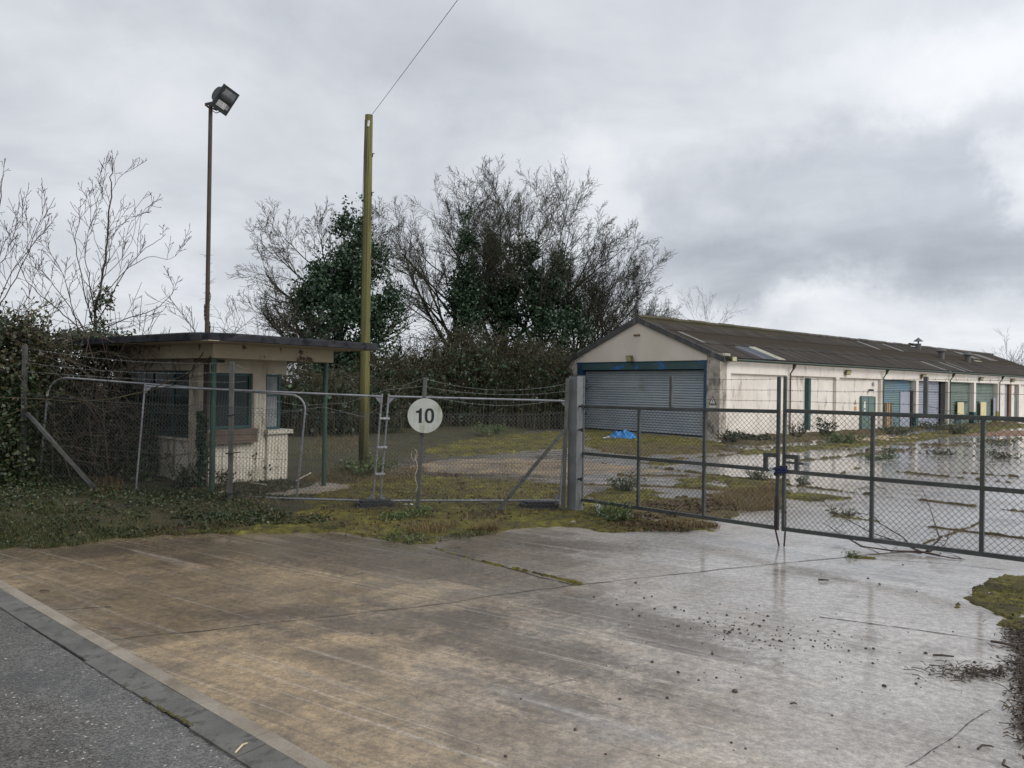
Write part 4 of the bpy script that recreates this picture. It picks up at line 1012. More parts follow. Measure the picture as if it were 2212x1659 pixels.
# strap and padlock holding the two leaves
root = empty('strap', GC + Vector((0, 0, 1.12)), 0, 'navy blue strap with silver padlock tying the two gate leaves together', 'strap')
mb = MB()
for k in range(5):
    pts = []
    for t in np.linspace(0, 2 * math.pi, 17):
        pts.append(GD * (.095 * math.cos(t)) + GN * (.05 * math.sin(t) + .01) + Vector((0, 0, .022 * k - .04 + .02 * math.sin(t + k) + .03 * math.cos(t))))
    mb.tube(pts, .012, 6, cap=False)
mb.tube([GD * .08 + GN * .05 + Vector((0, 0, .05)), GD * .12 + GN * .05 + Vector((0, 0, .01)), GD * .05 + GN * .08 + Vector((0, 0, -.02))], [.012, .02, .012], 6)
mb.build('webbing', M['strap'], root, smooth=True)
mb = MB(); c = -GD * .15 + GN * .07
mb.bar(c + Vector((0, 0, -.035)), c + GD * .09 + Vector((0, 0, -.0)), .02, .035); ring = [c + GD * (.02 + .03 * math.cos(t)) + Vector((0, 0, .045 + .035 * math.sin(t))) for t in np.linspace(0, 2 * math.pi, 13)]; mb.tube(ring, .007, 6, cap=False)
mb.build('padlock', M['padlock'], root)
# hinge post
hp = Vector((1.20, 14.19, 0))
root = empty('gate_post', hp, math.atan2(GD.y, GD.x), 'thick square streaked grey steel post carrying the left gate leaf', 'post')
mb = MB(); mb.bb(-.105, .105, -.105, .105, -.1, 2.50); mb.build('shaft', M['galv_post'], root)
mb = MB(); mb.bb(-.11, .11, -.11, .11, 2.501, 2.512); mb.build('cap', M['galv_dull'], root)
for z in (.62, 1.52, 1.95):
    mb = MB(); mb.tube([(.105, -.05, z), (.20, -.05, z)], .016, 8); mb.tube([(.19, -.05, z - .035), (.19, -.05, z + .035)], .022, 8); mb.build('hinge', M['black'], root)

# ------------------------------------------------------------------ old chain-link fence
FP = [Vector((-9.10, 14.35, 0)), Vector((-4.92, 13.5, 0)), Vector((-1.575, 13.6, 0)), Vector((1.00, 14.12, 0))]
FT = [2.92, 2.66, 2.43, 2.46]
fence = empty('chain_link_fence', FP[2], 0, 'old chain-link fence with leaning grey posts, raking struts and loose barbed wire', 'fence')
off = FP[2]
for i, p in enumerate(FP):
    b_ = Vector((p.x, p.y, gz(p.x, p.y) - .05)); ln = (.0, .0, .07, .03)[i]
    mb = MB(); mb.bar(b_ + Vector((-ln, 0, 0)), Vector((p.x + ln * .6, p.y, FT[i])), .065, .075, up=(0, 1, 0)); mb.build('post', M['post'], fence, off=off)
for a_, b_ in ((Vector((.98, 14.06, 1.52)), Vector((-.27, 14.0, -.02))), (Vector((-8.95, 14.22, 1.66)), Vector((-7.38, 14.0, .12)))):
    mb = MB(); mb.bar(a_, b_, .055, .06); 
    for t in (.12, .33, .60, .8): 
        q = a_.lerp(b_, t); mb.tube([q + Vector((-.035, -.035, .02)), q + Vector((.04, -.035, -.02))], .009, 5)
    mb.build('strut', M['post'], fence, off=off)
for i, (top, bot) in enumerate((((2.05, 1.90), (.22, .10)), ((1.90, 1.84), (.10, .06)), ((1.84, 1.86), (.06, .03)))):
    a_, b_ = FP[i] + Vector((0, -.05, 0)), FP[i + 1] + Vector((0, -.05, 0)); L = (b_ - a_).length
    mb = MB()
    sgf = lambda x, t=top, L=L: t[0] + (t[1] - t[0]) * x / L - .05 * math.sin(math.pi * x / L)
    bgf = lambda x, t=bot, L=L: t[0] + (t[1] - t[0]) * x / L
    chainlink_diag(mb, Vector((a_.x, a_.y, 0)), (b_ - a_).normalized(), L, bgf, sgf, .078, .0025, spike=.03)
    for fr in (.0, .5, .97):
        pts = []
        for t in np.linspace(0, 1, 14):
            z = bgf(t * L) + (sgf(t * L) - bgf(t * L) - .03) * (1 - fr) ; q = a_.lerp(b_, t); pts.append(Vector((q.x, q.y - .01, z)))
        mb.tube(pts, .003, 4, cap=False)
    mb.build('wire_mesh', M['wire'], fence, off=off)
mb = MB()
for (za, zb_, sg) in ((2.88, 2.63, .10), (2.61, 2.47, .09), (2.44, 2.29, .03)):
    barbed(mb, [Vector((-9.1, 14.3, za)), Vector((-4.92, 13.45, zb_))], .0026, sag=sg)
    barbed(mb, [Vector((-4.92, 13.45, zb_)), Vector((-4.65, 13.45, zb_ - (.10 if za > 2.8 else -.02)))], .0024)
mb.build('barbed_wire', M['wire_pale'], fence, off=off)
mb = MB()
for (za, zb_, sg) in ((2.41, 2.36, .16), (2.27, 2.22, .10), (2.14, 2.1, .17)):
    barbed(mb, [Vector((-1.55, 13.55, za)), Vector((1.0, 14.07, zb_))], .0026, sag=sg)
barbed(mb, [Vector((-1.58, 13.55, 2.40)), Vector((-1.9, 13.5, 2.28)), Vector((-2.15, 13.5, 1.98)), Vector((-2.6, 13.5, 1.72)), Vector((-3.3, 13.5, 1.88)), Vector((-4.2, 13.5, 1.75))], .0024)
barbed(mb, [Vector((-1.58, 13.55, 2.27)), Vector((-2.2, 13.5, 2.2)), Vector((-2.9, 13.5, 1.96)), Vector((-3.7, 13.5, 1.9)), Vector((-4.4, 13.5, 2.02))], .0024)
mb.build('barbed_wire', M['wire_pale'], fence, off=off)
mb = MB()
for z in (.35, 1.05, 1.72):
    mb.tube([Vector((-4.92, 13.44, z)), Vector((-4.7, 13.40, z + .03))], .008, 5); mb.tube([Vector((-4.99, 13.43, z)), Vector((-4.85, 13.43, z))], .012, 5)
mb.build('tie_wire', M['black'], fence, off=off)
mb = MB(); pts = [Vector((-1.66, 13.55, .42 + .5 * t)) + Vector((.025 * math.sin(9 * t), -.03, 0)) for t in np.linspace(0, 1.3, 10)]; mb.tube(pts, .005, 5); pts = [Vector((-1.70, 13.52, 1.07)) + Vector((.05 * math.sin(t), 0, .1 * math.cos(t))) for t in np.linspace(0, 5.5, 12)]; mb.tube(pts, .004, 5)
tag(mb.build('cord', M['pale_stick']), 'pale cord hanging in a loop on the post below the round sign', 'cord')

# ------------------------------------------------------------------ temporary fence panels
def heras(name, label, pl, pr, zt_l, zt_r, zb_l, zb_r, shear, rl=0.0, rr=0.0, bottom=True):
    """pl, pr: base points left and right; tops shifted right by shear; rl/rr: corner radius"""
    root = empty(name, pl, 0, label, 'fence panel', 'temporary fence panels behind the old fence')
    d = (pr - pl); L = d.length; d.normalize(); 
    def w(a_, z): return d * (a_ + shear * (z / 2.0)) + Vector((0, 0, z))
    zt = lambda a_: zt_l + (zt_r - zt_l) * a_ / L
    zb = lambda a_: zb_l + (zb_r - zb_l) * a_ / L
    mb = MB()
    def corner(a_, r, sg):
        return [w(a_ + sg * r * (1 - math.cos(t)), zt(a_) - r + r * math.sin(t)) for t in np.linspace(0, math.pi / 2, 7)]
    left = [w(0, -.02)] + (corner(0, rl, 1) if rl else [w(0, zt_l + .05)])
    right = [w(L, -.02)] + (corner(L, rr, -1) if rr else [w(L, zt_r + .05)])
    if rl and rr: mb.tube(left + right[::-1], .021, 8)
    else:
        mb.tube(left, .019, 8); mb.tube(right, .019, 8); mb.tube([w(rl, zt(rl)), w(L - rr, zt(L - rr))], .021, 8)
    if bottom: mb.tube([w(0, zb_l), w(L, zb_r)], .021, 8)
    if not rl:
        for a_, sg in ((0, 1), (L, -1)):
            for z_, u in ((zt(a_) - .0, -1), (zb(a_), 1)):
                p0, p1, p2 = w(a_, z_), w(a_ + sg * .14, z_), w(a_, z_ + u * .16); n_ = Vector((-d.y, d.x, 0)) * .004
                mb.add([p0 + n_, p1 + n_, p2 + n_, p0 - n_, p1 - n_, p2 - n_], [(0, 1, 2), (5, 4, 3), (0, 3, 4, 1), (1, 4, 5, 2), (2, 5, 3, 0)])
    mb.build('frame', M['tube'], root, smooth=False)
    mb = MB(); a_ = .05
    while a_ < L - .03:
        t_ = zt(a_)
        if rl and a_ < rl: t_ = zt(0) - rl + math.sqrt(max(0, rl * rl - (rl - a_) ** 2))
        if rr and a_ > L - rr: t_ = zt(L) - rr + math.sqrt(max(0, rr * rr - (a_ - L + rr) ** 2))
        mb.tube([w(a_, zb(a_)), w(a_, t_)], .0017, 3, cap=False); a_ += .055
    for z_ in (.30, .56, .60, .93, 1.26, 1.30, 1.62, 1.66):
        mb.tube([w(0, z_ + zb_l - .1), w(L, z_ + zb_r - .1)], .002, 3, cap=False)
    mb.build('wire_mesh', M['wire'], root)
    return root
pA0, pA1 = Vector((-2.45, 14.45, .02)), Vector((.93, 14.62, .02))
heras('temporary_fence', 'temporary mesh panel with bright tubes between the round sign and gate post', pA0, pA1, 2.05, 2.01, .09, .12, .13)
pB0, pB1 = Vector((-6.95, 14.25, .1)), Vector((-2.58, 14.42, .02))
heras('temporary_fence', 'square-cornered temporary mesh panel ending at the black foot block', pB0, pB1, 2.10, 2.05, .10, .09, .14)
pC0, pC1 = Vector((-9.02, 14.7, .2)), Vector((-4.06, 14.62, .1))
heras('temporary_fence', 'round-cornered temporary mesh panel in front of the gatehouse and ivy', pC0, pC1, 2.14, 1.97, .05, .08, .16, rl=.34, rr=.30, bottom=False)
for i, z in enumerate((.62, 1.12, 1.66)):
    mb = MB(); q = Vector((-2.50 + .14 * z / 2, 14.40, z)); mb.bar(q - Vector((.07, 0, 0)), q + Vector((.10, .01, 0)), .07, .035); mb.tube([q + Vector((.0, -.05, 0)), q + Vector((.0, .05, 0))], .02, 6)
    tag(mb.build('fence_clamp', M['padlock']), ('lowest', 'middle', 'highest')[i] + ' metal clamp joining the two temporary panels at the black foot block', 'clamp', 'clamps joining the temporary panels')
for nm, c, rz, lb in (('rubber_block', (-2.52, 14.35, .07), .3, 'black rubber foot block under the joined fence panels left of the sign'), ('rubber_block', (.55, 14.5, .06), .1, 'black rubber foot block under the fence panel beside the gate post')):
    root = empty(nm, (c[0], c[1], 0), rz, lb, 'foot block', 'feet of the temporary fence')
    mb = MB(); pl = [(-.36, -.13), (-.30, -.19), (.30, -.19), (.36, -.13), (.36, .13), (.30, .19), (-.30, .19), (-.36, .13)]
    m = Matrix.Translation((0, 0, .005)); mb.prism(pl, m, .10); mb.prism([(x * .8, y * .75) for x, y in pl], Matrix.Translation((0, 0, .106)), .035); mb.build('block', M['black'], root)

# ------------------------------------------------------------------ speed sign
sc_ = P(918, 898, 13.49)
root = empty('speed_sign', (sc_.x, sc_.y, sc_.z), 0, 'round grubby white sign reading 10 in black, fixed to a fence post', 'sign')
def disc(r, y0, y1, n=56):
    mb = MB(); vs = [(r * math.cos(2 * math.pi * k / n), y, r * math.sin(2 * math.pi * k / n)) for y in (y0, y1) for k in range(n)]
    mb.add(vs, [tuple(range(n)), tuple(reversed(range(n, 2 * n)))] + [(k, n + k, n + (k + 1) % n, (k + 1) % n) for k in range(n)]); return mb
disc(.305, 0, .02).build('plate', M['sign'], root)
k_ = .305 / 333
def zx(x, y): return ((x - 820) * k_, -(y - 893) * k_)
mt = Matrix(((1, 0, 0, 0), (0, 0, -1, .0), (0, 1, 0, 0), (0, 0, 0, 1)))   # local xy -> world xz, extruded towards -y
mb = MB(); one = [zx(*p) for p in ((703, 1032), (759, 1032), (759, 752), (722, 752), (712, 778), (690, 795), (648, 803), (648, 840), (703, 840))]
m1 = mt.copy(); mb.prism(one, m1, .003); mb.build('numeral', M['ink'], root)
mb = MB(); n = 44; o_, i_ = [], []
for k in range(n):
    t = 2 * math.pi * k / n; ct, s_ = math.cos(t), math.sin(t); ex = .82
    cx = math.copysign(abs(ct) ** ex, ct); sy = math.copysign(abs(s_) ** ex, s_)
    o_.append(zx(906 + 90 * cx, 892 + 143 * sy)); i_.append(zx(906 + 40 * cx, 892 + 100 * sy))
vs = [mt @ Vector((x, y, h)) for h in (0.0, .003) for lp in (o_, i_) for x, y in lp]
fs = []
for k in range(n):
    k2 = (k + 1) % n
    fs += [(2 * n + k, 2 * n + k2, 3 * n + k2, 3 * n + k), (k, k2, 2 * n + k2, 2 * n + k), (n + k, 3 * n + k, 3 * n + k2, n + k2)]
mb.add(vs, fs); mb.build('numeral', M['ink'], root)
mb = MB(); mb.bar((-.05, .025, .1), (.05, .025, .1), .03, .03); mb.bar((-.05, .025, -.12), (.05, .025, -.12), .03, .03); mb.build('bracket', M['galv_dull'], root)

# ------------------------------------------------------------------ poles
lb = P(447, 720, 20.0); lx, ly = lb.x, 20.0
root = empty('floodlight_mast', (lx, ly, .2), 0, 'tall thin rusty pole with one black floodlight behind the gatehouse', 'lamp post')
zt_ = P(455, 228, 20.0); hh = zt_.z - .2; dx = zt_.x - lx
mb = MB(); mb.tube([(-dx * .4, 0, -.3), (0, 0, hh * .3), (dx * .6, 0, hh * .6), (dx, 0, hh)], [.062, .058, .054, .05], 10); mb.build('pole', M['rust'], root)
nf = Vector((.66, -.56, -.50)).normalized(); av = Vector((.45, 0, .85)); av = (av - nf * av.dot(nf)).normalized(); bv = nf.cross(av) 
if bv.x < 0: bv = -bv
hc = Vector((dx + .40, -.08, hh + .12)); mh = Matrix((bv, av, nf)).transposed()
if mh.determinant() < 0: mh = Matrix((-bv, av, nf)).transposed()
head = empty('lamp_head', hc); head.parent = root
mb = MB(); 
def frus(c, w0, h0, w1, h1, d):
    vs = [mh @ Vector((x * w0 / 2, y * h0 / 2, 0)) for x, y in ((-1, -1), (1, -1), (1, 1), (-1, 1))] + [mh @ Vector((x * w1 / 2, y * h1 / 2, d)) for x, y in ((-1, -1), (1, -1), (1, 1), (-1, 1))]
    mb.add([Vector(c) + v for v in vs], [(3, 2, 1, 0), (4, 5, 6, 7)] + [(i, (i + 1) % 4, 4 + (i + 1) % 4, 4 + i) for i in range(4)])
frus(nf * -.16, .36, .50, .44, .60, .16); mb.box((0, 0, 0), (.50, .66, .035), mh); mb.build('housing', M['lamp_black'], head)
mb = MB(); pts = [nf * -.15 + mh @ Vector((x, .02, 0)) for x in (-.19, .19)]; mb.tube(pts, .20, 20); mb.tube([nf * -.10 + mh @ Vector((x, -.22, 0)) for x in (-.15, .15)], .11, 14); mb.build('rear_drum', M['lamp_black'], head)
mb = MB(); mb.box(nf * .021 + mh @ Vector((.02, .03, 0)), (.34, .46, .008), mh); mb.build('glass', M['lens'], head)
mb = MB(); mb.box(nf * .027 + mh @ Vector((-.03, -.11, 0)), (.26, .24, .003), mh); mb.build('reflector', M['padlock'], head)
mb = MB(); top = Vector((dx, 0, hh)) - hc
mb.bar(top + Vector((-.14, 0, .03)), top + Vector((.30, -.02, .12)), .05, .05); mb.bar(top + Vector((-.14, 0, .02)), top + Vector((.02, 0, -.10)), .05, .05); mb.bar(top + Vector((.0, 0, -.06)), nf * -.06 + mh @ Vector((0, -.33, 0)), .04, .04); mb.tube([top + Vector((0, 0, -.1)), top + Vector((.15, -.02, -.2)), top + Vector((.3, -.05, -.16))], .012, 6); mb.build('bracket', M['rust'], head)
mb = MB()
for k in range(3):
    pts = [(-dx * .1 + .075 * math.cos(a_ * 2.4 + k * 2) + dx * .5 * a_ / 9, .075 * math.sin(a_ * 2.4 + k * 2), .5 + a_ * .38 + k * .2) for a_ in np.linspace(0, 9.5, 60)]
    mb.tube(pts, .011, 4)
for k in range(70):
    z = 2.6 + random.random() ** 1.6 * 3; a_ = random.random() * 6.28; p = Vector((0, 0, z)); d = Vector((math.cos(a_), math.sin(a_), random.uniform(-.3, .6))); mb.tube([p, p + d * random.uniform(.1, .26)], [.006, .003], 3)
mb.build('creeper', M['stick'], root)
pb = G(785, 1005, .15)
root = empty('telegraph_pole', (pb.x, pb.y, .1), 0, 'tall leaning wooden pole green with algae, cut off at the top', 'pole')
ptop = P(797, 249, pb.y); dv = Vector((ptop.x - pb.x, 0, ptop.z - .1))
mb = MB(); mb.tube([dv * -.02, dv * .25, dv * .5, dv * .75, dv], [.135, .128, .12, .112, .104], 16); mb.build('shaft', M['pole'], root, smooth=True)
for k, t in enumerate((.30, .42, .52, .60, .71, .78, .89)):
    q = dv * t; mb = MB(); mb.tube([q, q + Vector((.17, -.04, 0))], .012, 6); mb.bar(q + Vector((.12, -.03, 0)), q + Vector((.12, -.03, -.09)), .02, .02); mb.build('step_bolt', M['black'], root)
mb = MB(); mb.tube([dv * .985 + Vector((-.09, -.06, 0)), dv * .8 + Vector((-.115, -.05, 0)), dv * .5 + Vector((-.12, -.05, 0)), dv * .1 + Vector((-.13, -.05, 0))], .008, 5); mb.build('cable', M['black'], root)
mb = MB(); q = dv * .97; mb.tube([q + Vector((.0, -.1, -.05)), q + Vector((.02, -.11, .1))], .03, 8); mb.build('insulator', M['white'], root)
wa = Vector((pb.x, pb.y, .1)) + dv + Vector((.07, -.06, -.03)); wb = P(983, 0, 15.2)
dirw = (wb - wa); mb = MB(); pts = [wa + dirw * t + Vector((0, 0, -.02 * t * (4.4 - t))) for t in np.linspace(0, 4.4, 30)]; mb.tube(pts, .006, 5)
tag(mb.build('overhead_wire', M['black']), 'single thin black wire rising from the wooden pole out of the picture', 'wire')

# ------------------------------------------------------------------ trees
def grow(tm, cm, p, d, L, r, lvl, prm):
    n = prm['seg'][lvl]; pts = [p.copy()]; rs = [r]; tip = prm['tip'][lvl]
    dirs = [d.copy()]
    for i in range(n):
        d = (d + Vector((random.gauss(0, 1), random.gauss(0, 1), random.gauss(0, 1))) * prm['wob'][lvl] + Vector((0, 0, prm['up'][lvl]))).normalized()
        p = p + d * (L / n); pts.append(p.copy()); rs.append(max(prm['rmin'], r * (1 - (1 - tip) * (i + 1) / n))); dirs.append(d.copy())
    (tm if lvl <= prm['tl'] else cm).tube(pts, rs, (8, 6, 4, 3, 3)[lvl], cap=False)
    prm['log'].append((lvl, pts))
    if lvl + 1 >= len(prm['seg']): return
    k = prm['kids'][lvl]
    for c in range(k):
        t = prm['from'][lvl] + (1 - prm['from'][lvl]) * (c + random.random()) / k
        f = t * n; i = min(n - 1, int(f)); q = pts[i].lerp(pts[i + 1], f - i)
        ax = dirs[i]; o_ = ax.orthogonal().normalized(); a_ = random.random() * 2 * math.pi if lvl else 2.4 * c + random.random() * .8
        o_ = Matrix.Rotation(a_, 3, ax) @ o_
        an = R(random.uniform(*prm['ang'][lvl])); nd = (ax * math.cos(an) + o_ * math.sin(an)).normalized()
        ll = L * random.uniform(*prm['len'][lvl]) * (1 - .35 * t if lvl else 1 - .2 * t)
        rr = (rs[i] * (1 - f + i) + rs[i + 1] * (f - i)) * random.uniform(.48, .68)
        grow(tm, cm, q, nd, ll, max(prm['rmin'], rr), lvl + 1, prm)
def ivy_points(clumps, thresh=-.25, sc=1.2):
    out = []
    for (c, rx, rz, n) in clumps:
        u = RNG.normal(size=(n, 3)); u /= np.linalg.norm(u, axis=1)[:, None]
        rad = RNG.random(n) ** .35 * (1.0 + .18 * RNG.normal(size=n))
        q = np.array(c) + u * rad[:, None] * np.array([rx, rx, rz])
        out.append(q)
    pts = np.concatenate(out)
    keep = [mnoise.noise((p[0] * sc, p[1] * sc, p[2] * sc)) + .5 * mnoise.noise((p[0] * sc * 3, p[1] * sc * 3, p[2] * sc * 3)) > thresh for p in pts]
    return pts[np.array(keep)]
def tree(name, label, base, H, prm, bark, twig, ivy=None, leaf=(.12, .22), group=None, trunk_r=.22, lean=(0, 0), first=None, seed=1):
    random.seed(seed)
    root = empty(name, base, random.random() * 0, label, 'tree', group)
    tm, cm = MB(), MB(); prm = dict(prm); prm['log'] = []
    grow(tm, cm, Vector((0, 0, -.3)), Vector((lean[0], lean[1], 1)).normalized(), H, trunk_r, 0, prm)
    tm.build('trunk', bark, root, smooth=True); cm.build('crown', twig, root)
    if ivy: leaf_mesh('ivy', ivy_points([((c[0], c[1] - 1.9, c[2]), rx * 1.1, rz, int(n * 1.9)) for c, rx, rz, n in ivy], -.13, .8), leaf, M['ivy'], root)
    return root, prm['log']
VASE = dict(seg=(8, 9, 7, 5, 4), tip=(.22, .18, .25, .4, .5), wob=(.04, .05, .07, .09, .10), up=(.03, .045, .05, .05, .03), kids=(16, 10, 10, 5), ang=((20, 56), (22, 48), (25, 52), (25, 55)), len=((.62, .92), (.38, .60), (.30, .50), (.35, .6)), rmin=.008, tl=1)
VASE['from'] = (.26, .36, .18, .15)
WIDE = dict(VASE); WIDE['ang'] = ((38, 84), (22, 50), (25, 52), (25, 55)); WIDE['kids'] = (20, 10, 10, 5); WIDE['up'] = (.03, .075, .06, .05, .03); WIDE['len'] = ((.50, .72), (.40, .62), (.30, .50), (.35, .6))
def X_at(px, y): return (px - 1106) / F0 * y
GRP = 'winter trees behind the yard'
ZT = .2
# ivy-clad spreading tree left of the pole
y = 42
iv = [((.0, -.4, 2.2), 2.2, 2.4, 6500), ((-.2, -.3, 4.5), 2.1, 2.2, 5500), ((.3, -.2, 6.6), 2.0, 1.8, 4800), ((.9, 0, 8.2), 1.6, 1.6, 3200), ((.6, 0, 10.2), .9, 1.6, 1500), ((2.2, 0, 6.0), 1.2, 1.6, 1900), ((-1.6, 0, 6.5), .9, 1.0, 900), ((-3.2, 0, 3.9), .5, .5, 260), ((1.9, .2, 3.2), 1.4, 1.6, 1500), ((-1.2, 0, 7.8), .6, .8, 400)]
tree('ivy_tree', 'spreading bare tree with a thick dark ivy core, left of the wooden pole', (X_at(748, y), y, ZT), 8.4, WIDE, M['bark'], M['twig'], iv, group=GRP, trunk_r=.38, seed=5)
# the taller group in the middle
specs = [('bare_tree', 'tall bare tree with a narrow ivy column, left of the tallest crowns', 1005, 46, 9.3, .30, [((0, 0, 3.0), 1.3, 3.2, 4200), ((.1, 0, 6.6), 1.1, 2.4, 3200), ((.15, 0, 9.8), .6, 2.3, 1500)], (-.08, 0), 21),
         ('bare_tree', 'tallest bare tree of the group with ivy up its forked trunk', 1085, 48, 9.9, .34, [((0, 0, 3.0), 1.7, 3.2, 4600), ((-.1, 0, 6.6), 1.2, 2.0, 3600), ((.6, 0, 9.2), .65, 2.4, 1600), ((-.7, 0, 9.8), .55, 2.0, 1300)], (.02, 0), 33),
         ('bare_tree', 'bare tree with bushy ivy halfway up, right of the tallest tree', 1160, 47.5, 9.2, .31, [((0, 0, 3.0), 1.6, 3.2, 4600), ((.2, 0, 6.4), 1.5, 1.7, 4000), ((1.1, 0, 8.4), .8, 2.0, 1600), ((-.5, 0, 9.0), .6, 2.0, 1300)], (.03, 0), 45),
         ('bare_tree', 'bare tree with ivy-clad stem near the left of the warehouse roof', 1225, 49, 7.4, .27, [((0, 0, 2.8), 1.3, 3.0, 3800), ((.1, 0, 6.0), 1.2, 1.9, 2400)], (.05, 0), 52),
         ('bare_tree', 'leaning bare tree with fine twigs just behind the warehouse gable', 1285, 53, 6.8, .25, [((0, 0, 2.5), .8, 2.4, 1300)], (.06, 0), 68),
         ('bare_tree', 'low rounded bare tree whose crown shows over the warehouse ridge', 1375, 66, 6.2, .24, None, (.10, 0), 77)]
for nm, lb_, px, y, H, r, iv, ln, sd_ in specs:
    tree(nm, lb_, (X_at(px, y), y, ZT), H, VASE, M['bark'], M['twig'], iv, group=GRP, trunk_r=r, lean=ln, seed=sd_)
FAR = dict(VASE); FAR['kids'] = (10, 6, 4); FAR['seg'] = (5, 5, 4, 3); FAR['rmin'] = .012
tree('bare_tree', 'small distant bare tree poking above the warehouse ridge', (X_at(1532, 120), 120, 0), 11.6, FAR, M['bark'], M['twig_grey'], group=GRP, trunk_r=.16, seed=81)
tree('bare_tree', 'distant tall bare tree beyond the far end of the warehouse', (X_at(2178, 125), 125, 0), 7.8, FAR, M['bark'], M['twig_grey'], group=GRP, trunk_r=.2, seed=83)
tree('bare_tree', 'distant dense bare tree at the right edge beyond the warehouse', (X_at(2215, 122), 122, 0), 5.6, FAR, M['bark'], M['twig_grey'], group=GRP, trunk_r=.2, seed=84)
# young bare tree behind the hut, limbs laid out one by one
def limbs_tree(name, label, base, limbs, twig_n, bark, twig, depth, group, tw=(.5, 1.0), seed=3):
    random.seed(seed)
    root = empty(name, base, 0, label, 'tree', group); tm, cm = MB(), MB(); b = Vector(base)
    for pts, r0, off_ in limbs:
        w = []
        for k, (x, y) in enumerate(pts):
            w.append(P(x, y, depth + off_ * k / max(1, len(pts) - 1)) - b)
        f = []
        for i in range(len(w) - 1):
            for t in np.linspace(0, 1, 5)[:-1]:
                p0, p1, p2, p3 = w[max(i - 1, 0)], w[i], w[i + 1], w[min(i + 2, len(w) - 1)]
                f.append(.5 * ((2 * p1) + (p2 - p0) * t + (2 * p0 - 5 * p1 + 4 * p2 - p3) * t * t + (3 * p1 - p0 - 3 * p2 + p3) * t ** 3))
        f.append(w[-1]); n = len(f)
        for i in range(1, n): f[i] = f[i] + Vector((random.gauss(0, .008), random.gauss(0, .03), random.gauss(0, .008)))
        rs = [max(.005, r0 * .42 * (1 - .85 * i / (n - 1))) for i in range(n)]
        tm.tube(f, rs, 6 if r0 > .03 else 5, cap=False)
        prm = dict(seg=(5, 3, 2), tip=(.3, .4, .5), wob=(.04, .06, .1), up=(.07, .05, .03), kids=(4, 1), ang=((25, 50), (25, 50)), len=((.25, .45), (.3, .6)), rmin=.0048, tl=-1, log=[]); prm['from'] = (.2, .3)
        for c in range(int(twig_n * (n / 20))):
            t = random.uniform(.22, 1.0); i = min(n - 2, int(t * (n - 1))); ax = (f[i + 1] - f[i]).normalized()
            nd = (ax * 1.2 + Vector((random.gauss(0, .6), random.gauss(0, .5), random.gauss(.3, .35)))).normalized()
            grow(cm, cm, f[i], nd, random.uniform(*tw) * (1.1 - .6 * t), max(.005, rs[i] * .35), 0, prm)
    tm.build('trunk', bark, root, smooth=True); cm.build('crown', twig, root); return root
sb = P(205, 900, 19.0)
L1 = [([(200, 940), (202, 820), (205, 720), (210, 655), (222, 600), (232, 520), (238, 440), (243, 385), (243, 345)], .12, .3),
      ([(206, 700), (240, 640), (290, 560), (340, 520), (358, 505)], .035, -1.2), ([(215, 650), (265, 590), (320, 555), (370, 560), (390, 530)], .03, 1.0), ([(205, 720), (270, 690), (330, 670), (368, 640), (374, 610)], .035, -.8),
      ([(206, 710), (186, 650), (170, 570), (165, 500), (190, 450), (225, 425)], .04, .8), ([(206, 690), (196, 620), (185, 560), (190, 500), (205, 450), (225, 390)], .035, -.9), ([(210, 660), (225, 590), (245, 520), (262, 450), (270, 420)], .03, 1.0),
      ([(190, 725), (150, 690), (105, 650), (60, 610), (35, 560), (28, 520)], .04, -1.2), ([(190, 725), (160, 680), (120, 620), (85, 580), (60, 555), (40, 530)], .035, 1.0), ([(175, 735), (168, 700), (150, 640), (135, 590), (110, 550), (100, 510)], .035, .6),
      ([(205, 715), (190, 660), (180, 610), (150, 640)], .02, .5), ([(232, 520), (270, 480), (300, 465), (325, 455)], .02, -.6), ([(226, 570), (200, 500), (195, 450), (185, 420)], .018, .5), ([(222, 600), (275, 540), (300, 470), (330, 440)], .02, .8), ([(240, 420), (262, 380), (285, 362)], .012, .2), ([(236, 450), (215, 400), (222, 355)], .012, -.2),
      ([(205, 720), (250, 712), (300, 700), (345, 680)], .02, -.4)]
st_ = limbs_tree('sapling', 'bare young tree with many thin limbs rising behind the gatehouse roof', (sb.x, 19.0, .1), L1, 7, M['bark_red'], M['twig_grey'], 19.0, 'bare trees behind the gatehouse', (.5, 1.2), 3)
leaf_mesh('ivy', ivy_points([((.05, 0, 3.4), .22, 1.0, 500), ((.25, 0, 4.2), .25, .4, 160)], -.3, 3), (.06, .11), M['ivy_near'], st_)
L2 = [([(-30, 900), (-32, 700), (-20, 560), (0, 450), (8, 375)], .08, .3), ([(-30, 720), (10, 640), (55, 560), (85, 480), (102, 425)], .035, -.6), ([(-30, 700), (20, 600), (60, 540), (95, 500), (105, 470)], .03, .6), ([(-30, 740), (20, 690), (60, 640), (80, 560)], .03, -.5),
      ([(-30, 640), (0, 540), (40, 480), (50, 440)], .025, .5), ([(-30, 760), (10, 720), (50, 690), (95, 660)], .02, .3), ([(-30, 600), (10, 560), (30, 510), (60, 470)], .02, .2)]
lb2 = P(-30, 900, 17.5)
limbs_tree('sapling', 'bare thin-limbed tree reaching in from the left edge', (lb2.x, 17.5, .1), L2, 9, M['bark_red'], M['twig_grey'], 17.5, 'bare trees behind the gatehouse', (.5, 1.2), 4)
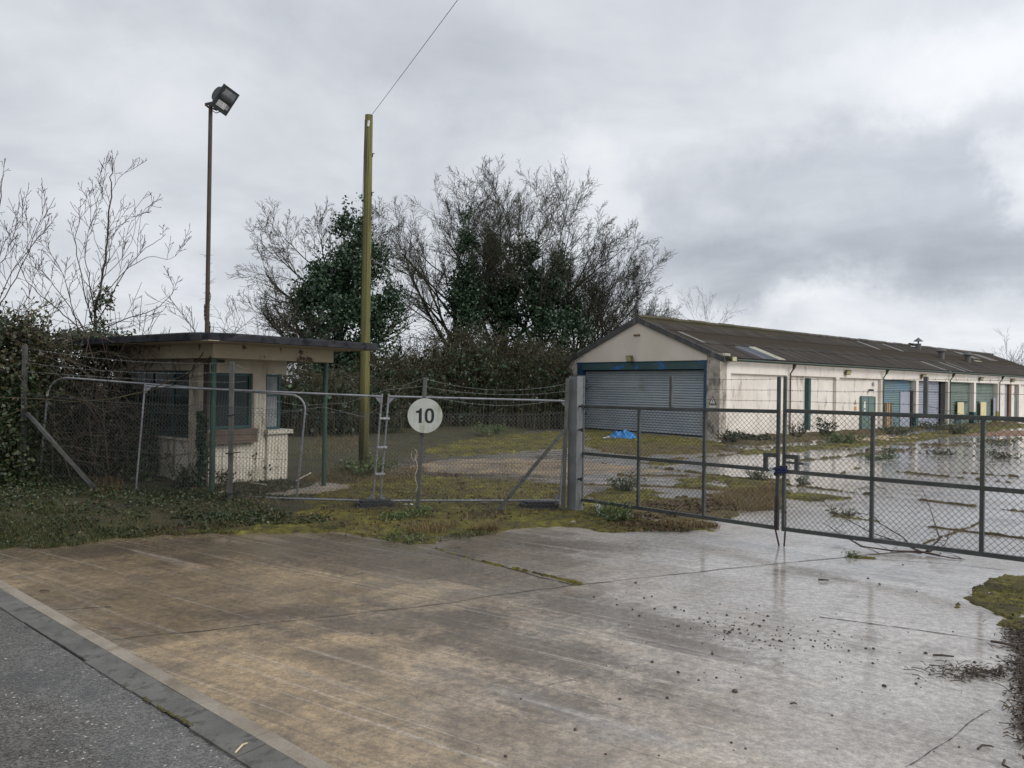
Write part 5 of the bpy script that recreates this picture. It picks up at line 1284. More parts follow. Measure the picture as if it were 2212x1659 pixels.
for i, (px, y, H, sd_, lb_) in enumerate(((462, 24, 3.7, 8, 'low reddish twiggy bush behind the rusty lamp pole'), (560, 30, 3.6, 9, 'fine upright sapling tips above the gatehouse roof'), (630, 36, 4.6, 10, 'thin pale sapling between the gatehouse roof and ivy tree'), (318, 21.5, 3.2, 12, 'arching bramble stems above the middle of the gatehouse roof'), (95, 18.0, 3.1, 14, 'tangled thin stems above the ivy hedge at far left'))):
    S = dict(VASE); S['kids'] = (10, 6, 4); S['seg'] = (4, 5, 4, 3); S['rmin'] = .006; S['from'] = (.05, .2, .2, .2); S['tl'] = 0
    S['ang'] = ((25, 65), (25, 55), (25, 55)); S['len'] = ((.55, .9), (.35, .6), (.35, .6))
    tree('sapling', lb_, (X_at(px, y), y, .1), H, S, M['bark_red'], M['twig_grey'], group='bare trees behind the gatehouse', trunk_r=.035, seed=sd_)

# ------------------------------------------------------------------ thickets, hedge, shrubs
def thicket(name, label, base, rx, ry, H, ncane, nleaf, seed, leafm='thicket_leaf', canem='cane', leaf=(.07, .14), cat='bush', group='undergrowth below the trees', ivy=True):
    random.seed(seed)
    root = empty(name, base, 0, label, cat, group); mb = MB(); lp = []
    for k in range(ncane):
        a_ = random.random() * 6.28; q = math.sqrt(random.random()); p = Vector((rx * q * math.cos(a_), ry * q * math.sin(a_), -.1))
        hz_ = H * random.uniform(.5, 1.05) * math.sqrt(max(.15, 1 - (q * .85) ** 2)); a2 = random.random() * 6.28; d = Vector((math.cos(a2), math.sin(a2), 0)) * random.uniform(.2, .9) * hz_ * .6
        pts = []
        for t in np.linspace(0, 1, 8):
            z = hz_ * math.sin(t * random.uniform(1.5, 2.1)); pts.append(p + d * t * t + Vector((random.gauss(0, .06), random.gauss(0, .06), z)))
        mb.tube(pts, [.014 * (1 - .6 * t) + .004 for t in np.linspace(0, 1, 8)], 3, cap=False)
        for q_ in range(3):
            i = random.randint(2, 6); d2 = Vector((random.gauss(0, .4), random.gauss(0, .4), random.gauss(.15, .3))); mb.tube([pts[i], pts[i] + d2 * .5, pts[i] + d2 + Vector((0, 0, -.06))], [.007, .006, .004], 3, cap=False)
        for _ in range(int(nleaf / ncane) + 1):
            i = random.randint(1, 6); lp.append(pts[i].lerp(pts[i + 1], random.random()) + Vector((random.gauss(0, .09), random.gauss(0, .09), random.gauss(0, .09))))
    mb.build('canes', M[canem], root)
    if nleaf: leaf_mesh('foliage', lp, leaf, M[leafm], root)
    if ivy: leaf_mesh('ivy', [p * .95 for p in lp if p.z < H * .75 and mnoise.noise(p * .9 + Vector((seed, 0, 0))) > -.25], (.14, .24), M['ivy'], root)
    return root
TH = [(660, 31, 2.6, 1.2, 3.0, 420, 2600, 'brown bramble thicket seen under the canopy beside the green post'), (745, 33, 2.6, 1.3, 2.8, 420, 2600, 'bramble thicket behind the foot of the wooden pole'),
      (850, 38, 2.6, 1.8, 4.0, 520, 5200, 'leafy thicket just right of the wooden pole'), (930, 40, 2.6, 1.8, 4.9, 520, 5600, 'tall tangled thicket above the round sign'), (1010, 41, 2.6, 1.8, 5.8, 560, 5600, 'tallest olive-brown thicket of bramble below the bare trees'),
      (1090, 41.5, 2.6, 1.8, 5.2, 520, 5600, 'olive-brown bramble thicket below the tallest tree'), (1165, 43, 2.4, 1.6, 5.0, 620, 4600, 'dense thicket left of the warehouse corner'), (1222, 46, 2.2, 1.4, 5.0, 500, 4200, 'dark thicket against the left side of the warehouse'),
      (560, 33, 3.0, 1.5, 2.6, 380, 1800, 'low bramble thicket behind the gatehouse')]
for i, (px, y, rx, ry, H, nc, nl, lb_) in enumerate(TH):
    thicket('bramble_thicket', lb_, (X_at(px, y), y, .15), rx, ry, H, nc, nl, 100 + i)
# far-off wood closing the view behind everything
pts = []
for k in range(26000):
    x = random.uniform(-150, 12); pts.append((x, 95 + random.uniform(-6, 6) + .1 * abs(x), abs(random.gauss(0, 1.6)) + (.6 * mnoise.noise((x * .15, 0, 0)))))
tag(leaf_mesh('distant_hedgerow', pts, (.35, .8), M['hedge_leaf']), 'low far-off hedgerow along the horizon', 'hedge', kind='stuff')
# ivy hedge at far left: stems and leaf mass over a lumpy volume
root = empty('ivy_hedge', (-10.2, 15.2, .2), 0, 'tall overgrown hedge of ivy and bramble at the left edge', 'hedge')
cl = []
for (px, py, dep, r, n) in ((-40, 760, 14.6, .95, 3000), (30, 745, 15.0, .7, 1900), (60, 830, 14.9, .8, 2400), (-20, 880, 14.5, 1.0, 3400), (20, 980, 14.4, .75, 2900), (35, 1060, 14.2, .6, 2200), (110, 790, 15.6, .65, 1700), (150, 850, 15.8, .75, 2000), (110, 920, 15.6, .75, 2200), (170, 960, 15.8, .75, 2000), (120, 1020, 15.4, .65, 1900), (215, 800, 16.0, .5, 1000), (215, 900, 16.0, .55, 1100), (220, 1010, 15.8, .55, 1300), (255, 740, 16.1, .35, 360), (-60, 1000, 14.2, .9, 2500), (180, 760, 15.8, .45, 800), (280, 960, 15.9, .4, 600), (300, 1030, 15.6, .4, 700), (330, 990, 15.7, .3, 300)):
    c = P(px, py, dep); cl.append(((c.x, c.y, c.z), r, r * .9, n))
for (x, y_, r, n) in ((-11.6, 13.2, 1.3, 2600), (-12.4, 11.6, 1.4, 2600), (-13.2, 10.0, 1.4, 2400), (-14.0, 8.6, 1.4, 2200)):  # hedge carried on out of view, added to shade the gatehouse's left wall
    cl.append(((x, y_, 1.4), r, 1.5, n)); cl.append(((x - .5, y_ + .6, 2.9), r, 1.1, n))
leaf_mesh('foliage', ivy_points(cl, -.22, 1.7), (.05, .105), M['ivy_near'], root, off=(-10.2, 15.2, .2))
cl2 = []
for (px, py, dep, r, n) in ((-20, 730, 14.6, .9, 2600), (60, 765, 14.9, .9, 2600), (120, 815, 15.3, .6, 900), (190, 800, 15.5, .45, 500), (100, 880, 15.2, .6, 700)):
    c = P(px, py, dep); cl2.append(((c.x, c.y, c.z), r, r, n))
leaf_mesh('foliage', ivy_points(cl2, .02, 2.0), (.05, .10), M['hedge_leaf'], root, off=(-10.2, 15.2, .2))
mb = MB(); random.seed(9)
for k in range(520):
    c = P(random.uniform(-60, 320), random.uniform(715, 1040), random.uniform(14.6, 16.0)) - Vector((-10.2, 15.2, .2)); d = Vector((random.gauss(0, .7), random.gauss(0, .3), random.gauss(.1, .5)))
    mb.tube([c, c + d * .5 + Vector((0, 0, .08)), c + d], [.008, .007, .004], 3, cap=False)
for k in range(26):
    c = P(random.uniform(0, 260), random.uniform(1000, 1060), random.uniform(14.8, 15.8)) - Vector((-10.2, 15.2, .2)); mb.tube([c, c + Vector((random.gauss(0, .2), 0, .9)), c + Vector((random.gauss(0, .4), random.gauss(0, .2), 2.0))], [.018, .014, .008], 4, cap=False)
mb.build('branches', M['stick'], root)
mb = MB()
for pts in ([(-5, 858), (90, 862), (160, 868), (240, 862), (300, 848)], [(240, 862), (330, 842), (395, 828), (440, 760), (490, 722)], [(330, 838), (395, 812), (450, 775), (478, 745)], [(-5, 905), (60, 880), (140, 850)]):
    mb.tube([P(x, y_, 13.9 + .2 * k) - Vector((-10.2, 15.2, .2)) for k, (x, y_) in enumerate(pts)], [.009] * len(pts), 4, cap=False)
mb.build('branches', M['straw'] if False else M['cane'], root)
# ivy creeping on the hut
root = empty('wall_ivy', HC + Vector((0, 0, .1)), HA, 'dark ivy climbing the corner post and left wall of the gatehouse', 'ivy')
pts = []
for k in range(1500):
    z = random.random() ** 1.5 * 1.6; pts.append((xl - .06 - random.random() * .12, 2.15 - random.random() * .25 + .2 * mnoise.noise((z * 2, 0, 0)), z))
for k in range(2600):
    yy = random.uniform(3.7, 6.0); z = random.random() ** 1.2 * (1.0 + .55 * mnoise.noise((yy, 3, 0)) + max(0, (yy - 3.6)) * .75); pts.append((xl - .05 - random.random() * .25, yy, min(z, 2.7)))
for k in range(800):
    pts.append((random.uniform(.0, 1.2), random.uniform(5.0, 6.4), ZS + .05 + abs(random.gauss(0, .12))))
leaf_mesh('foliage', pts, (.05, .10), M['ivy'], root)
mb = MB()
for k in range(40):
    z = random.uniform(0, 2.5); y0 = random.uniform(2.1, 5.5); mb.tube([(xl - .02, y0, z), (xl - .04, y0 + random.gauss(0, .15), z + .3), (xl - .02, y0 + random.gauss(0, .25), z + .6)], .006, 3)
mb.build('stems', M['stick'], root)

def weed(name, label, px, py, H, Rr, n, mat, group, leaf=(.04, .08), stems=14, z0=None, cat='weed', seed=0):
    random.seed(seed + int(px * 7 + py)); b = G(px, py); z = gz(b.x, b.y) if z0 is None else z0; b = G(px, py, z)
    root = empty(name, (b.x, b.y, z), 0, label, cat, group); mb = MB(); lp = []
    for k in range(stems):
        a_ = random.random() * 6.28; q = random.uniform(.3, 1) * Rr; h = H * random.uniform(.55, 1.0) * (1 - .3 * q / Rr); pts = [Vector((q * .25 * math.cos(a_), q * .25 * math.sin(a_), -.03)), Vector((q * .6 * math.cos(a_), q * .6 * math.sin(a_), h * .5)), Vector((q * math.cos(a_), q * math.sin(a_), h))]
        mb.tube(pts, [.006, .005, .003], 3, cap=False)
        for _ in range(n // stems):
            t = random.uniform(.15, 1.0); p = pts[0].lerp(pts[1], t * 2) if t < .5 else pts[1].lerp(pts[2], t * 2 - 1)
            lp.append(p + Vector((random.gauss(0, .035), random.gauss(0, .035), random.gauss(0, .03))) * (1 + Rr))
    mb.build('stems', M['stick'], root); leaf_mesh('foliage', lp, leaf, M[mat], root); return root
WG = 'weeds growing on the yard and verge'
for a_ in (('weed', 'bright green bushy weed under the left gate leaf beside the gate post', 1335, 1125,   .36, .5, 520, 'weed', (.035, .065), 30), ('weed', 'smaller green weed at the foot of the gate post', 1290, 1115, .28, .25, 160, 'weed', (.03, .06), 12), ('weed', 'grey-green bush inside the gate left of its first upright', 1350, 1062, .55, .5, 520, 'weed_grey', (.035, .07), 30),
           ('weed', 'grey-green tuft behind the gate left of the strap', 1637, 1038, .45, .42, 420, 'weed_grey', (.03, .07), 26), ('weed', 'small grey-green tuft behind the gate right of the strap', 1733, 1050, .36, .2, 200, 'weed_grey', (.03, .06), 14),
           ('weed', 'dark shrub against the warehouse wall left of the green steel post', 1720, 945, .9, .7, 170, 'weed_dark', (.08, .16), 20), ('weed', 'dark shrub against the warehouse wall right of the green steel post', 1785, 943, 1.25, .75, 240, 'weed_dark', (.10, .18), 22),
           ('weed', 'green clump in front of the shrubs by the warehouse wall', 1815, 958, .55, 1.1, 420, 'weed', (.09, .16), 30), ('weed', 'bramble clump at the warehouse corner by the shutter', 1580, 958, .7, .8, 240, 'weed_dark', (.10, .18), 26), ('weed', 'low dark bush along the wall right of the corner pier', 1620, 952, .45, 1.2, 260, 'weed_dark', (.10, .18), 26),
           ('weed', 'green clump in front of the blue patched shutter', 1935, 938, .6, 1.4, 260, 'weed_grey', (.10, .2), 30), ('weed', 'low clump in front of the lilac shutter', 2015, 928, .6, 1.4, 260, 'weed_grey', (.10, .2), 26), ('weed', 'shrub in the yard before the yellow boards', 2065, 938, .8, .9, 220, 'weed_grey', (.10, .2), 26),
           ('weed', 'small shrub standing alone on the wet yard', 1915, 985, .5, .35, 90, 'weed_grey', (.06, .12), 16), ('weed', 'low grey weed on a slab joint mid yard', 2035, 982, .28, .6, 110, 'weed_grey', (.06, .12), 18), ('weed', 'larger grey weed on a slab joint at right', 2160, 990, .34, .7, 150, 'weed_grey', (.06, .12), 24), ('weed', 'far grey weed on the yard at right', 2165, 962, .35, 1.0, 160, 'weed_grey', (.08, .14), 18), ('weed', 'mossy weed on the joint beyond the mid gate upright', 1820, 1113, .09, .4, 200, 'weed_grey', (.03, .06), 22), ('weed', 'green weed patch on the mossy joint in the yard', 1893, 992, .18, .8, 300, 'weed', (.06, .1), 26),
           ('weed', 'brown-green weeds along the foot of the gatehouse wall under the counter board', 490, 1042, .45, .7, 420, 'weed_dark', (.04, .09), 22), ('weed', 'dark leafy weed against the ribbed gatehouse wall', 545, 1035, .75, .5, 520, 'weed_dark', (.05, .1), 20), ('weed', 'tall dark weed at the right of the gatehouse wall weed', 575, 1028, 1.0, .2, 120, 'weed_dark', (.05, .1), 6), ('weed', 'leafy weed under the left window of the gatehouse', 395, 1050, .5, .5, 360, 'weed_dark', (.05, .1), 20),
           ('weed', 'green weeds at the foot of the wooden pole', 790, 1025, .5, .9, 700, 'weed', (.06, .1), 26), ('weed', 'bright green weed on the verge right of the black foot block', 850, 1125, .2, .32, 320, 'weed', (.03, .06), 16), ('weed', 'bright green weed at the base of the sign post', 905, 1118, .24, .36, 380, 'weed', (.03, .06), 16), ('weed', 'green weed patch on the concrete edge before the sign', 870, 1168, .1, .5, 520, 'weed', (.02, .045), 30), ('weed', 'pale green weeds beyond the fence left of the gate post', 1060, 935, .5, 1.2, 360, 'weed', (.08, .14), 20),
           ('weed', 'little green plant beside the fallen branch', 1842, 1205, .07, .14, 160, 'weed', (.02, .04), 14), ('weed', 'bare twiggy shrub before the warehouse corner', 1585, 967, .8, .9, 30, 'weed_dark', (.05, .08), 24)):
    weed(a_[0], a_[1], a_[2], a_[3], a_[4], a_[5], a_[6], a_[7], WG, a_[8], a_[9])

# ------------------------------------------------------------------ grass, ivy carpet, leaf litter
def scatter(polypx, n, z=None, zoff=0.0, dens=None):
    w = gpoly(polypx); x0, x1 = min(p[0] for p in w), max(p[0] for p in w); y0, y1 = min(p[1] for p in w), max(p[1] for p in w); out = []; tries = 0
    while len(out) < n and tries < n * 12:
        tries += 1
        x, y = random.uniform(x0, x1), random.uniform(y0, y1)
        if not in_poly(x + .15 * mnoise.noise((x * 2, y * 2, 0)), y + .2 * mnoise.noise((x * 2, y * 2, 5)), w): continue
        if dens is not None and mnoise.noise((x * 1.3, y * 1.3, dens)) + .6 * mnoise.noise((x * 5, y * 5, dens)) < random.uniform(-.5, .45): continue
        zz = gz(x, y) if z is None else z
        out.append((x, y, zz + zoff))
    return out
random.seed(77)
ivp = [(p[0], p[1], p[2] + random.random() * .10) for p in scatter([(-120, 1160), (-120, 1080), (60, 1060), (250, 1085), (430, 1090), (560, 1105), (640, 1120), (560, 1135), (420, 1138), (300, 1130), (180, 1110), (60, 1120)], 8000)]
ivp += [(p[0], p[1], p[2] + random.random() * .06) for p in scatter([(-150, 1190), (-150, 1110), (60, 1110), (330, 1130), (300, 1158), (130, 1180)], 2600, dens=8.0)]
ivp += [(p[0], p[1], p[2] + random.random() * .05) for p in scatter([(200, 1160), (420, 1130), (700, 1110), (720, 1130), (560, 1140), (400, 1150), (250, 1165)], 2600, dens=3.0)]
ivp += [(p[0], p[1], p[2] + random.random() * .06) for p in scatter([(340, 1095), (420, 1055), (560, 1050), (680, 1060), (660, 1090), (560, 1100)], 2600, dens=5.0)]
tag(leaf_mesh('ground_ivy', ivp, (.030, .062), M['ivy_near'], up=.7), 'dark green ivy carpet on the bank in front of the left fence', 'ivy', kind='stuff')
gp = scatter([(-150, 1195), (-150, 1110), (60, 1110), (200, 1130), (330, 1135), (480, 1140), (300, 1158), (130, 1182), (0, 1186)], 5200, dens=4.0)
gp += scatter([(-150, 1197), (-150, 1150), (100, 1150), (330, 1142), (520, 1140), (520, 1150), (300, 1160), (130, 1184), (0, 1188)], 6500, dens=2.5)
gp += scatter([(130, 1170), (480, 1135), (720, 1120), (720, 1150), (480, 1152), (250, 1165)], 2500, dens=2.0)
gp += scatter([(50, 1190), (100, 1160), (150, 1165), (130, 1185)], 900) + scatter([(690, 1145), (740, 1138), (735, 1148)], 300) + scatter([(40, 1125), (130, 1118), (140, 1140), (60, 1145)], 900)
gp += scatter([(480, 1100), (700, 1062), (760, 1000), (900, 960), (1100, 935), (1230, 925), (1230, 940), (1000, 960), (860, 1010), (760, 1070), (560, 1110)], 5200, dens=7.0)
gp += scatter([(620, 1000), (740, 940), (900, 935), (880, 960), (760, 990), (680, 1040)], 3500)
gp += scatter([(840, 1175), (930, 1165), (1080, 1140), (1060, 1155), (960, 1172)], 900, dens=1.0)
gp += scatter([(1330, 1150), (1480, 1135), (1550, 1145), (1420, 1150)], 500, dens=1.0)
tag(blade_mesh('grass', gp, (.02, .09), .0032, M['grass'], lean=1.1), 'rough green and yellow grass on the verge and behind the fence', 'grass', kind='stuff')
dp = scatter([(1530, 1075), (1600, 1058), (1690, 1060), (1690, 1100), (1600, 1110), (1550, 1095)], 2600) + scatter([(1630, 1060), (1690, 1040), (1700, 1070)], 900)
dp += scatter([(860, 1150), (930, 1135), (990, 1140), (960, 1155), (880, 1160)], 700) + scatter([(1000, 1150), (1070, 1138), (1075, 1150)], 400) + scatter([(1400, 1135), (1540, 1130), (1550, 1145), (1440, 1148)], 500) + scatter([(195, 1070), (260, 1065), (270, 1095), (210, 1100)], 500)
dp += scatter([(350, 1100), (700, 1050), (900, 1010), (1240, 1000), (1240, 1110), (900, 1140), (600, 1140)], 2600, dens=3.3)
dp += scatter([(640, 1060), (740, 1020), (930, 1010), (900, 1040), (760, 1060)], 2400, dens=4.0) + scatter([(620, 1010), (700, 950), (800, 935), (760, 1000)], 1600)
tag(blade_mesh('dry_grass', dp, (.06, .22), .004, M['dry'], lean=1.1), 'tan dead grass inside the gate and along the verge', 'grass', kind='stuff')
# fine moss tufts so the moss keeps a rough pile
mp_ = []
for pl, hl in olive[:6] + olive[9:11]:
    mp_ += scatter(pl, 2600 if len(pl) > 10 else 900, z=.012, dens=6.0)
tag(blade_mesh('moss_tufts', mp_, (.015, .055), .005, leafy('moss_tips', [(0, (.06, .055, .012)), (.6, (.11, .10, .016)), (1, (.19, .17, .04))], .8, .2), lean=.9), 'short yellow-green moss tips on the moss patches', 'moss', kind='stuff')
lf = scatter([(640, 1120), (900, 1040), (1240, 1050), (1270, 1110), (1000, 1140), (760, 1145)], 1500, z=.03, dens=6.6) + scatter([(1290, 1145), (1380, 1105), (1520, 1118), (1550, 1145), (1440, 1152), (1340, 1150)], 1500, z=.02, dens=9.0) + scatter([(200, 1160), (700, 1120), (900, 1130), (900, 1165), (600, 1150), (300, 1160)], 900, dens=9.0) + scatter([(640, 1090), (760, 1040), (960, 1020), (1000, 1030), (800, 1080)], 1800, dens=2.0) + scatter([(1370, 1090), (1560, 1080), (1600, 1105), (1440, 1120)], 1500, z=.03)
tag(leaf_mesh('leaf_litter', [(x, y, z + random.random() * .03) for x, y, z in lf], (.03, .07), M['litter_leaf'], up=.6), 'brown dead leaves lying on the verge and inside the gate', 'leaves', kind='stuff')

# ------------------------------------------------------------------ small things on the ground
# blue tarpaulin
random.seed(5)
tb = G(1345, 948); root = empty('tarpaulin', (tb.x, tb.y, .0), .1, 'crumpled bright blue plastic sheet lying before the big grey shutter', 'tarpaulin')
mb = MB(); nx_, ny_ = 44, 26; vs = []; fs = []
for j in range(ny_):
    for i in range(nx_):
        u, v = i / (nx_ - 1) * 2 - 1, j / (ny_ - 1) * 2 - 1; rr = max(0, 1 - (u * u * .9 + v * v))
        p = Vector((u * 1.7, v * .9, 0)); h = .42 * rr ** .7 * (.55 + .8 * abs(mnoise.noise((u * 2.2, v * 2.2, 1)))) + .12 * abs(mnoise.noise((u * 6, v * 6, 3))) + .06 * abs(mnoise.noise((u * 14, v * 14, 3)))
        if u > -.1: h *= 1.25
        vs.append((u * .60 + .12 * mnoise.noise((u * 3, v * 3, 8)), v * .45 + .12 * mnoise.noise((u * 3, v * 3, 18)), .015 + h * .85))
fs = [(j * nx_ + i, j * nx_ + i + 1, (j + 1) * nx_ + i + 1, (j + 1) * nx_ + i) for j in range(ny_ - 1) for i in range(nx_ - 1)]
mb.add(vs, fs); mb.build('sheet', M['tarp'], root)
mb = MB(); mb.add([(-.95, -.2, .03), (-.5, -.35, .03), (-.45, -.1, .06), (-.9, .0, .05)], [(0, 1, 2, 3)]); mb.tube([(-.95, -.2, .03), (-.7, -.22, .1), (-.5, -.1, .06)], .02, 5); mb.build('white_edge', M['litter'], root)
# stones scattered on the wet apron, every one its own object
random.seed(31)
stone_me = []
for k in range(6):
    mb = MB(); vs = []; ph = 3; 
    for p in [Vector((x, y, z)).normalized() for x in (-1, 0, 1) for y in (-1, 0, 1) for z in (-1, 0, 1) if (x, y, z) != (0, 0, 0)]:
        pass
    import bmesh
    bm = bmesh.new(); bmesh.ops.create_icosphere(bm, subdivisions=2, radius=1)
    for v in bm.verts:
        n_ = v.co.copy(); f_ = 1 + .35 * mnoise.noise(n_ * 1.3 + Vector((k * 9, 0, 0))) + .15 * mnoise.noise(n_ * 3 + Vector((k * 9, 5, 0))); v.co = Vector((n_.x * f_ * random.uniform(.98, 1.02), n_.y * f_ * .8, max(-.35, n_.z * f_ * .75)))
    me = bpy.data.meshes.new('stone'); bm.to_mesh(me); bm.free(); me.materials.append(M['stone']); stone_me.append(me)
spots = []
for k in range(70): t = random.random(); spots.append((1300 + 560 * t + random.gauss(0, 25), 1298 + 95 * t + random.gauss(0, 26)))
for k in range(36): spots.append((random.gauss(1565, 55), random.gauss(1358, 16)))
for k in range(18): spots.append((random.gauss(1690, 30), random.gauss(1382, 10)))
for k in range(60): spots.append((random.gauss(1600, 170), random.gauss(1370, 40)))
for k in range(26): spots.append((random.uniform(1300, 2100), random.uniform(1400, 1640)))
for k in range(22): spots.append((random.uniform(1700, 2150), random.uniform(1360, 1500)))
for k in range(12): spots.append((random.uniform(650, 1300), random.uniform(1200, 1640)))
for k in range(12): spots.append((random.uniform(1550, 2100), random.uniform(1165, 1290)))
for k, (x, y) in enumerate(spots):
    g = G(x, y); o = bpy.data.objects.new('stone', stone_me[k % 6]); COL.objects.link(o)
    s_ = random.choice((.004, .005, .006, .008, .009, .011, .015)) * random.uniform(.8, 1.2); o.scale = (s_, s_, s_); o.location = (g.x, g.y, .004 + s_ * .3); o.rotation_euler = (0, 0, random.random() * 6.28)
    tag(o, 'small dark reddish stone chip scattered on the wet concrete forecourt', 'stone', 'stone chips scattered on the forecourt')
g = G(1588, 1496); o = bpy.data.objects.new('stone', stone_me[0]); COL.objects.link(o); o.scale = (.022, .022, .022); o.location = (g.x, g.y, .012); tag(o, 'largest dark stone, lying alone nearer the camera on wet concrete', 'stone')
# rubble heap in the yard
rb = [stone_me[k].copy() for k in range(3)]
for me in rb: me.materials.clear(); me.materials.append(M['rubble'])
for k in range(46):
    g = G(random.gauss(1890, 34), random.gauss(950, 2.2)); o = bpy.data.objects.new('rubble', rb[k % 3]); COL.objects.link(o); s_ = random.uniform(.05, .17); o.scale = (s_ * 1.4, s_, s_ * .7); o.location = (g.x, g.y, s_ * .3); o.rotation_euler = (0, 0, random.random() * 6.28)
    tag(o, 'lump of sandy rubble in the low heap before the green door', 'rubble', 'sandy rubble before the green door')
# sandy spill and reddish silt lying on the yard
def patch(name, poly, mat, lab, cat, z=.0125):
    w = gpoly(poly); cx = sum(p[0] for p in w) / len(w); cy = sum(p[1] for p in w) / len(w); pl = []
    for i in range(len(w)):
        a_, b_ = w[i], w[(i + 1) % len(w)]
        for t in np.linspace(0, 1, 11)[:-1]:
            x, y = a_[0] + (b_[0] - a_[0]) * t, a_[1] + (b_[1] - a_[1]) * t; k = 1 + .12 * mnoise.noise((x * 1.3, y * 1.3, 1)) + .08 * mnoise.noise((x * 5, y * 5, 1)); pl.append((cx + (x - cx) * k, cy + (y - cy) * k))
    n = len(pl); mb = MB(); mb.add([(x, y, z - .006) for x, y in pl] + [(cx + (x - cx) * .85, cy + (y - cy) * .85, z) for x, y in pl] + [(cx, cy, z + .004)], [(i, (i + 1) % n, n + (i + 1) % n, n + i) for i in range(n)] + [(n + i, n + (i + 1) % n, 2 * n) for i in range(n)])
    return tag(mb.build(name, mat), lab, cat, kind='stuff')
M['sand'] = weathered('sandy_silt', (.17, .135, .10), (.27, .20, .115), 1.1, dirt=(.12, .10, .08), dirt_lo=.46, dirt_hi=.62, dscale=1.3, rough=.8, bump=.4, bscale=20, fine=.4)
M['redsilt'] = weathered('red_silt', (.16, .085, .045), (.22, .12, .06), 1.0, rough=.85, bump=.3)
patch('sand_spill', [(880, 1008), (960, 992), (1090, 990), (1240, 995), (1300, 1003), (1410, 1012), (1440, 1020), (1330, 1022), (1230, 1028), (1080, 1024), (930, 1022)], M['sand'], 'pale sandy silt washed over the yard behind the fence', 'silt')
patch('sand_spill', [(2060, 940), (2110, 933), (2212, 930), (2260, 932), (2260, 942), (2130, 943)], M['redsilt'], 'reddish silt patch on the far yard at right', 'silt')
# fallen branch at the gate
random.seed(12)
g = G(2000, 1197); root = empty('fallen_branch', (g.x, g.y, 0), 0, 'dead bare branch lying on wet concrete under the right gate leaf', 'branch')
mb = MB(); 
def wp(x, y, z=0.0): 
    q = G(x, y, z); return Vector((q.x - g.x, q.y - g.y, z))
main = [[(2030, 1200, .03), (1990, 1192, .05), (1930, 1190, .04), (1860, 1180, .05), (1810, 1150, .12), (1780, 1130, .2)], [(1985, 1195, .04), (1950, 1160, .12), (1900, 1130, .25), (1868, 1090, .4), (1850, 1062, .55)], [(2000, 1192, .05), (2030, 1165, .22), (2010, 1100, .5), (1990, 1050, .75), (1975, 1010, .95)], [(1990, 1195, .03), (1960, 1192, .06), (1900, 1196, .02), (1850, 1200, .02)], [(2000, 1195, .03), (2060, 1206, .02), (2085, 1208, .01)], [(1985, 1190, .05), (1940, 1170, .1), (1880, 1150, .2), (1800, 1105, .4), (1745, 1050, .62)], [(2005, 1192, .05), (2040, 1178, .12), (2050, 1160, .2)]]
for k, ln in enumerate(main):
    pts = [wp(*p) for p in ln]; n = len(pts); mb.tube(pts, [(.017 if k == 0 else .011) * (1 - .75 * i / (n - 1)) for i in range(n)], 6)
    for c in range(6):
        i = random.randint(0, n - 2); p = pts[i].lerp(pts[i + 1], random.random()); d = Vector((random.gauss(-.15, .22), random.gauss(0, .2), abs(random.gauss(0, .1)))); mb.tube([p, p + d * .5 + Vector((0, 0, .02)), p + d], [.004, .003, .002], 4)
mb.build('wood', M['bark_red'], root, smooth=True)
# twiggy debris at right
mb = MB(); random.seed(14)
def sticks(cx, cy, sx, sy, n, l0=.04, l1=.22):
    for k in range(n):
        q = G(random.gauss(cx, sx), random.gauss(cy, sy)); a_ = random.gauss(.2, .7); l = random.uniform(l0, l1); z = .012 + random.random() * .03
        d = Vector((math.cos(a_), math.sin(a_), 0)) * l; mb.tube([Vector((q.x, q.y, z)), Vector((q.x, q.y, z + .012)) + d * .5, Vector((q.x, q.y, z)) + d], [.003, .0035, .002], 4)
sticks(2206, 1440, 20, 36, 190); sticks(2220, 1540, 24, 42, 190); sticks(2095, 1458, 52, 9, 110, .03, .16); sticks(2200, 1385, 22, 18, 160); sticks(1690, 1424, 240, 14, 0)
tag(mb.build('twig_debris', M['stick']), 'dark heap of twigs and leaf mould along the right edge of the concrete', 'debris', kind='stuff')
lf = []
for cx, cy, sx, sy, n in ((2220, 1450, 20, 36, 520), (2232, 1550, 24, 36, 520), (2120, 1460, 46, 8, 160), (2210, 1375, 18, 16, 200)):
    for k in range(n): q = G(random.gauss(cx, sx), random.gauss(cy, sy)); lf.append((q.x, q.y, .012 + random.random() * .025))
tag(leaf_mesh('leaf_mould', lf, (.015, .045), leafy('mould', [(0, (.03, .024, .018)), (.6, (.06, .046, .032)), (1, (.12, .09, .055))], .8, 0), up=.7), 'dark leaf mould among the twigs at the right edge', 'leaves', kind='stuff')
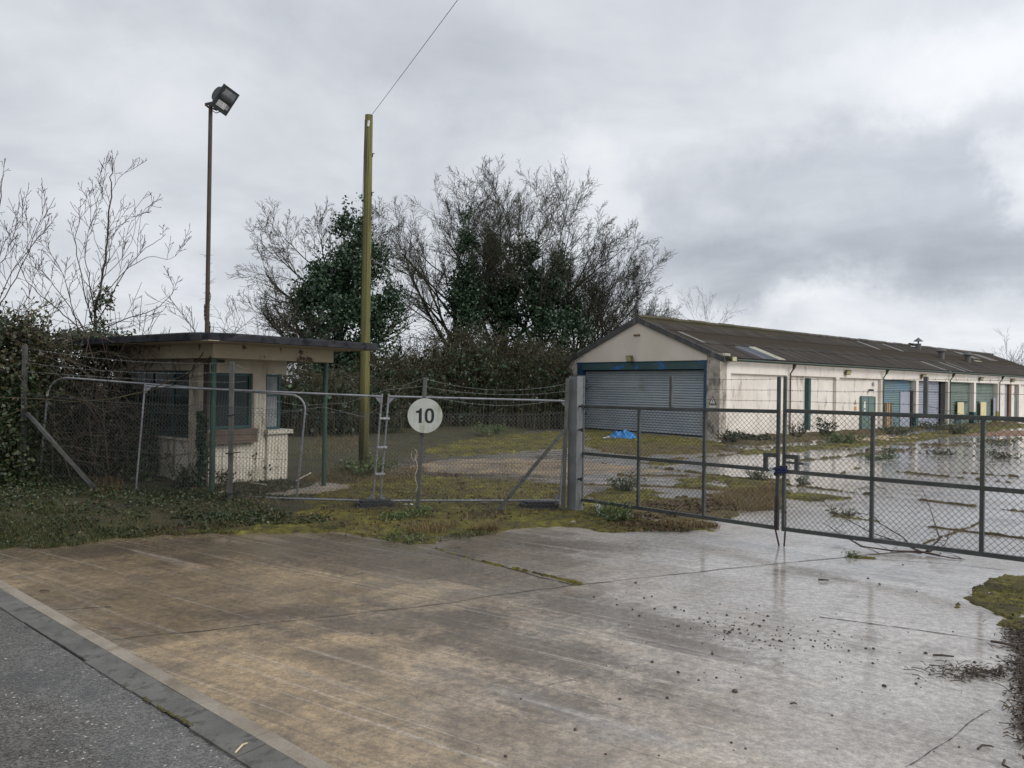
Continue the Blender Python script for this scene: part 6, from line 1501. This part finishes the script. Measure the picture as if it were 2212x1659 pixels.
for lab, pts, r, mt, cat in (('curved dark stick lying on concrete near the bottom right corner', [(2112, 1618), (2122, 1613), (2140, 1611), (2146, 1614)], .008, 'stick', 'stick'), ('forked dark stick at the bottom right corner', [(2170, 1642), (2166, 1655), (2186, 1662), (2200, 1668)], .008, 'stick', 'stick'),
                             ('long dark stick on the concrete below the crack at right', [(2140, 1385), (2170, 1392), (2200, 1398)], .012, 'stick', 'stick'), ('short dark stick on the middle of the wet concrete', [(1706, 1520), (1716, 1521), (1722, 1521)], .006, 'stick', 'stick'), ('short dark twig in front of the kerb at left', [(86, 1276), (100, 1277), (108, 1277)], .007, 'stick', 'stick'),
                             ('bundle of wet dark twigs on concrete before the right gate leaf', [(1768, 1252), (1778, 1254), (1790, 1253)], .012, 'stick', 'stick'), ('small dark twig pile on concrete near the right debris', [(2015, 1415), (2035, 1418), (2060, 1418)], .010, 'stick', 'stick'), ('thin dark twig lying inside the right gate leaf', [(1855, 1055), (1890, 1050), (1915, 1058)], .010, 'stick', 'stick'),
                             ('pale straw stalk lying across the kerb', [(508, 1626), (524, 1612), (534, 1605)], .006, 'straw', 'straw'), ('pale dead stick on the ground before the gatehouse', [(430, 1072), (470, 1066), (490, 1060)], .014, 'pale_stick', 'stick'), ('second pale stick beside the gatehouse wall', [(540, 1043), (575, 1048)], .014, 'pale_stick', 'stick'), ('thin pale stalk leaning in the grass beside the wooden pole', [(640, 1038), (672, 1022)], .012, 'pale_stick', 'stick')):
    mb = MB(); ps = []
    for k, (x, y) in enumerate(pts):
        q = G(x, y); z = max(gz(q.x, q.y), .01); q = G(x, y, z + r); ps.append(q + Vector((0, 0, .01 * (k == 1))))
    mb.tube(ps, [r, r, r * .7, r * .5][:len(ps)], 6); tag(mb.build('stick' if cat == 'stick' else 'straw_stalk', M[mt]), lab, cat)
for lab, x, y, s_ in (('crumpled white plastic scrap on the mossy verge left of the foot block', 546, 1129, .07), ('torn clear plastic scrap on the moss left of the sign post', 882, 1093, .09), ('small white scrap on the moss near the raking strut', 1010, 1108, .035), ('tiny white scrap lying on the moss at the right edge', 2133, 1285, .03)):
    q = G(x, y); z = gz(q.x, q.y) + .02; mb = MB(); n = 7; vs = [(s_ * (i / (n - 1) - .5) * 2, s_ * (j / (n - 1) - .5) * 1.2, .4 * s_ * abs(mnoise.noise((i * .7 + x, j * .7, 1)))) for j in range(n) for i in range(n)]
    mb.add(vs, [(j * n + i, j * n + i + 1, (j + 1) * n + i + 1, (j + 1) * n + i) for j in range(n - 1) for i in range(n - 1)]); o = mb.build('litter_scrap', M['litter']); o.location = (q.x, q.y, z); tag(o, lab, 'litter')
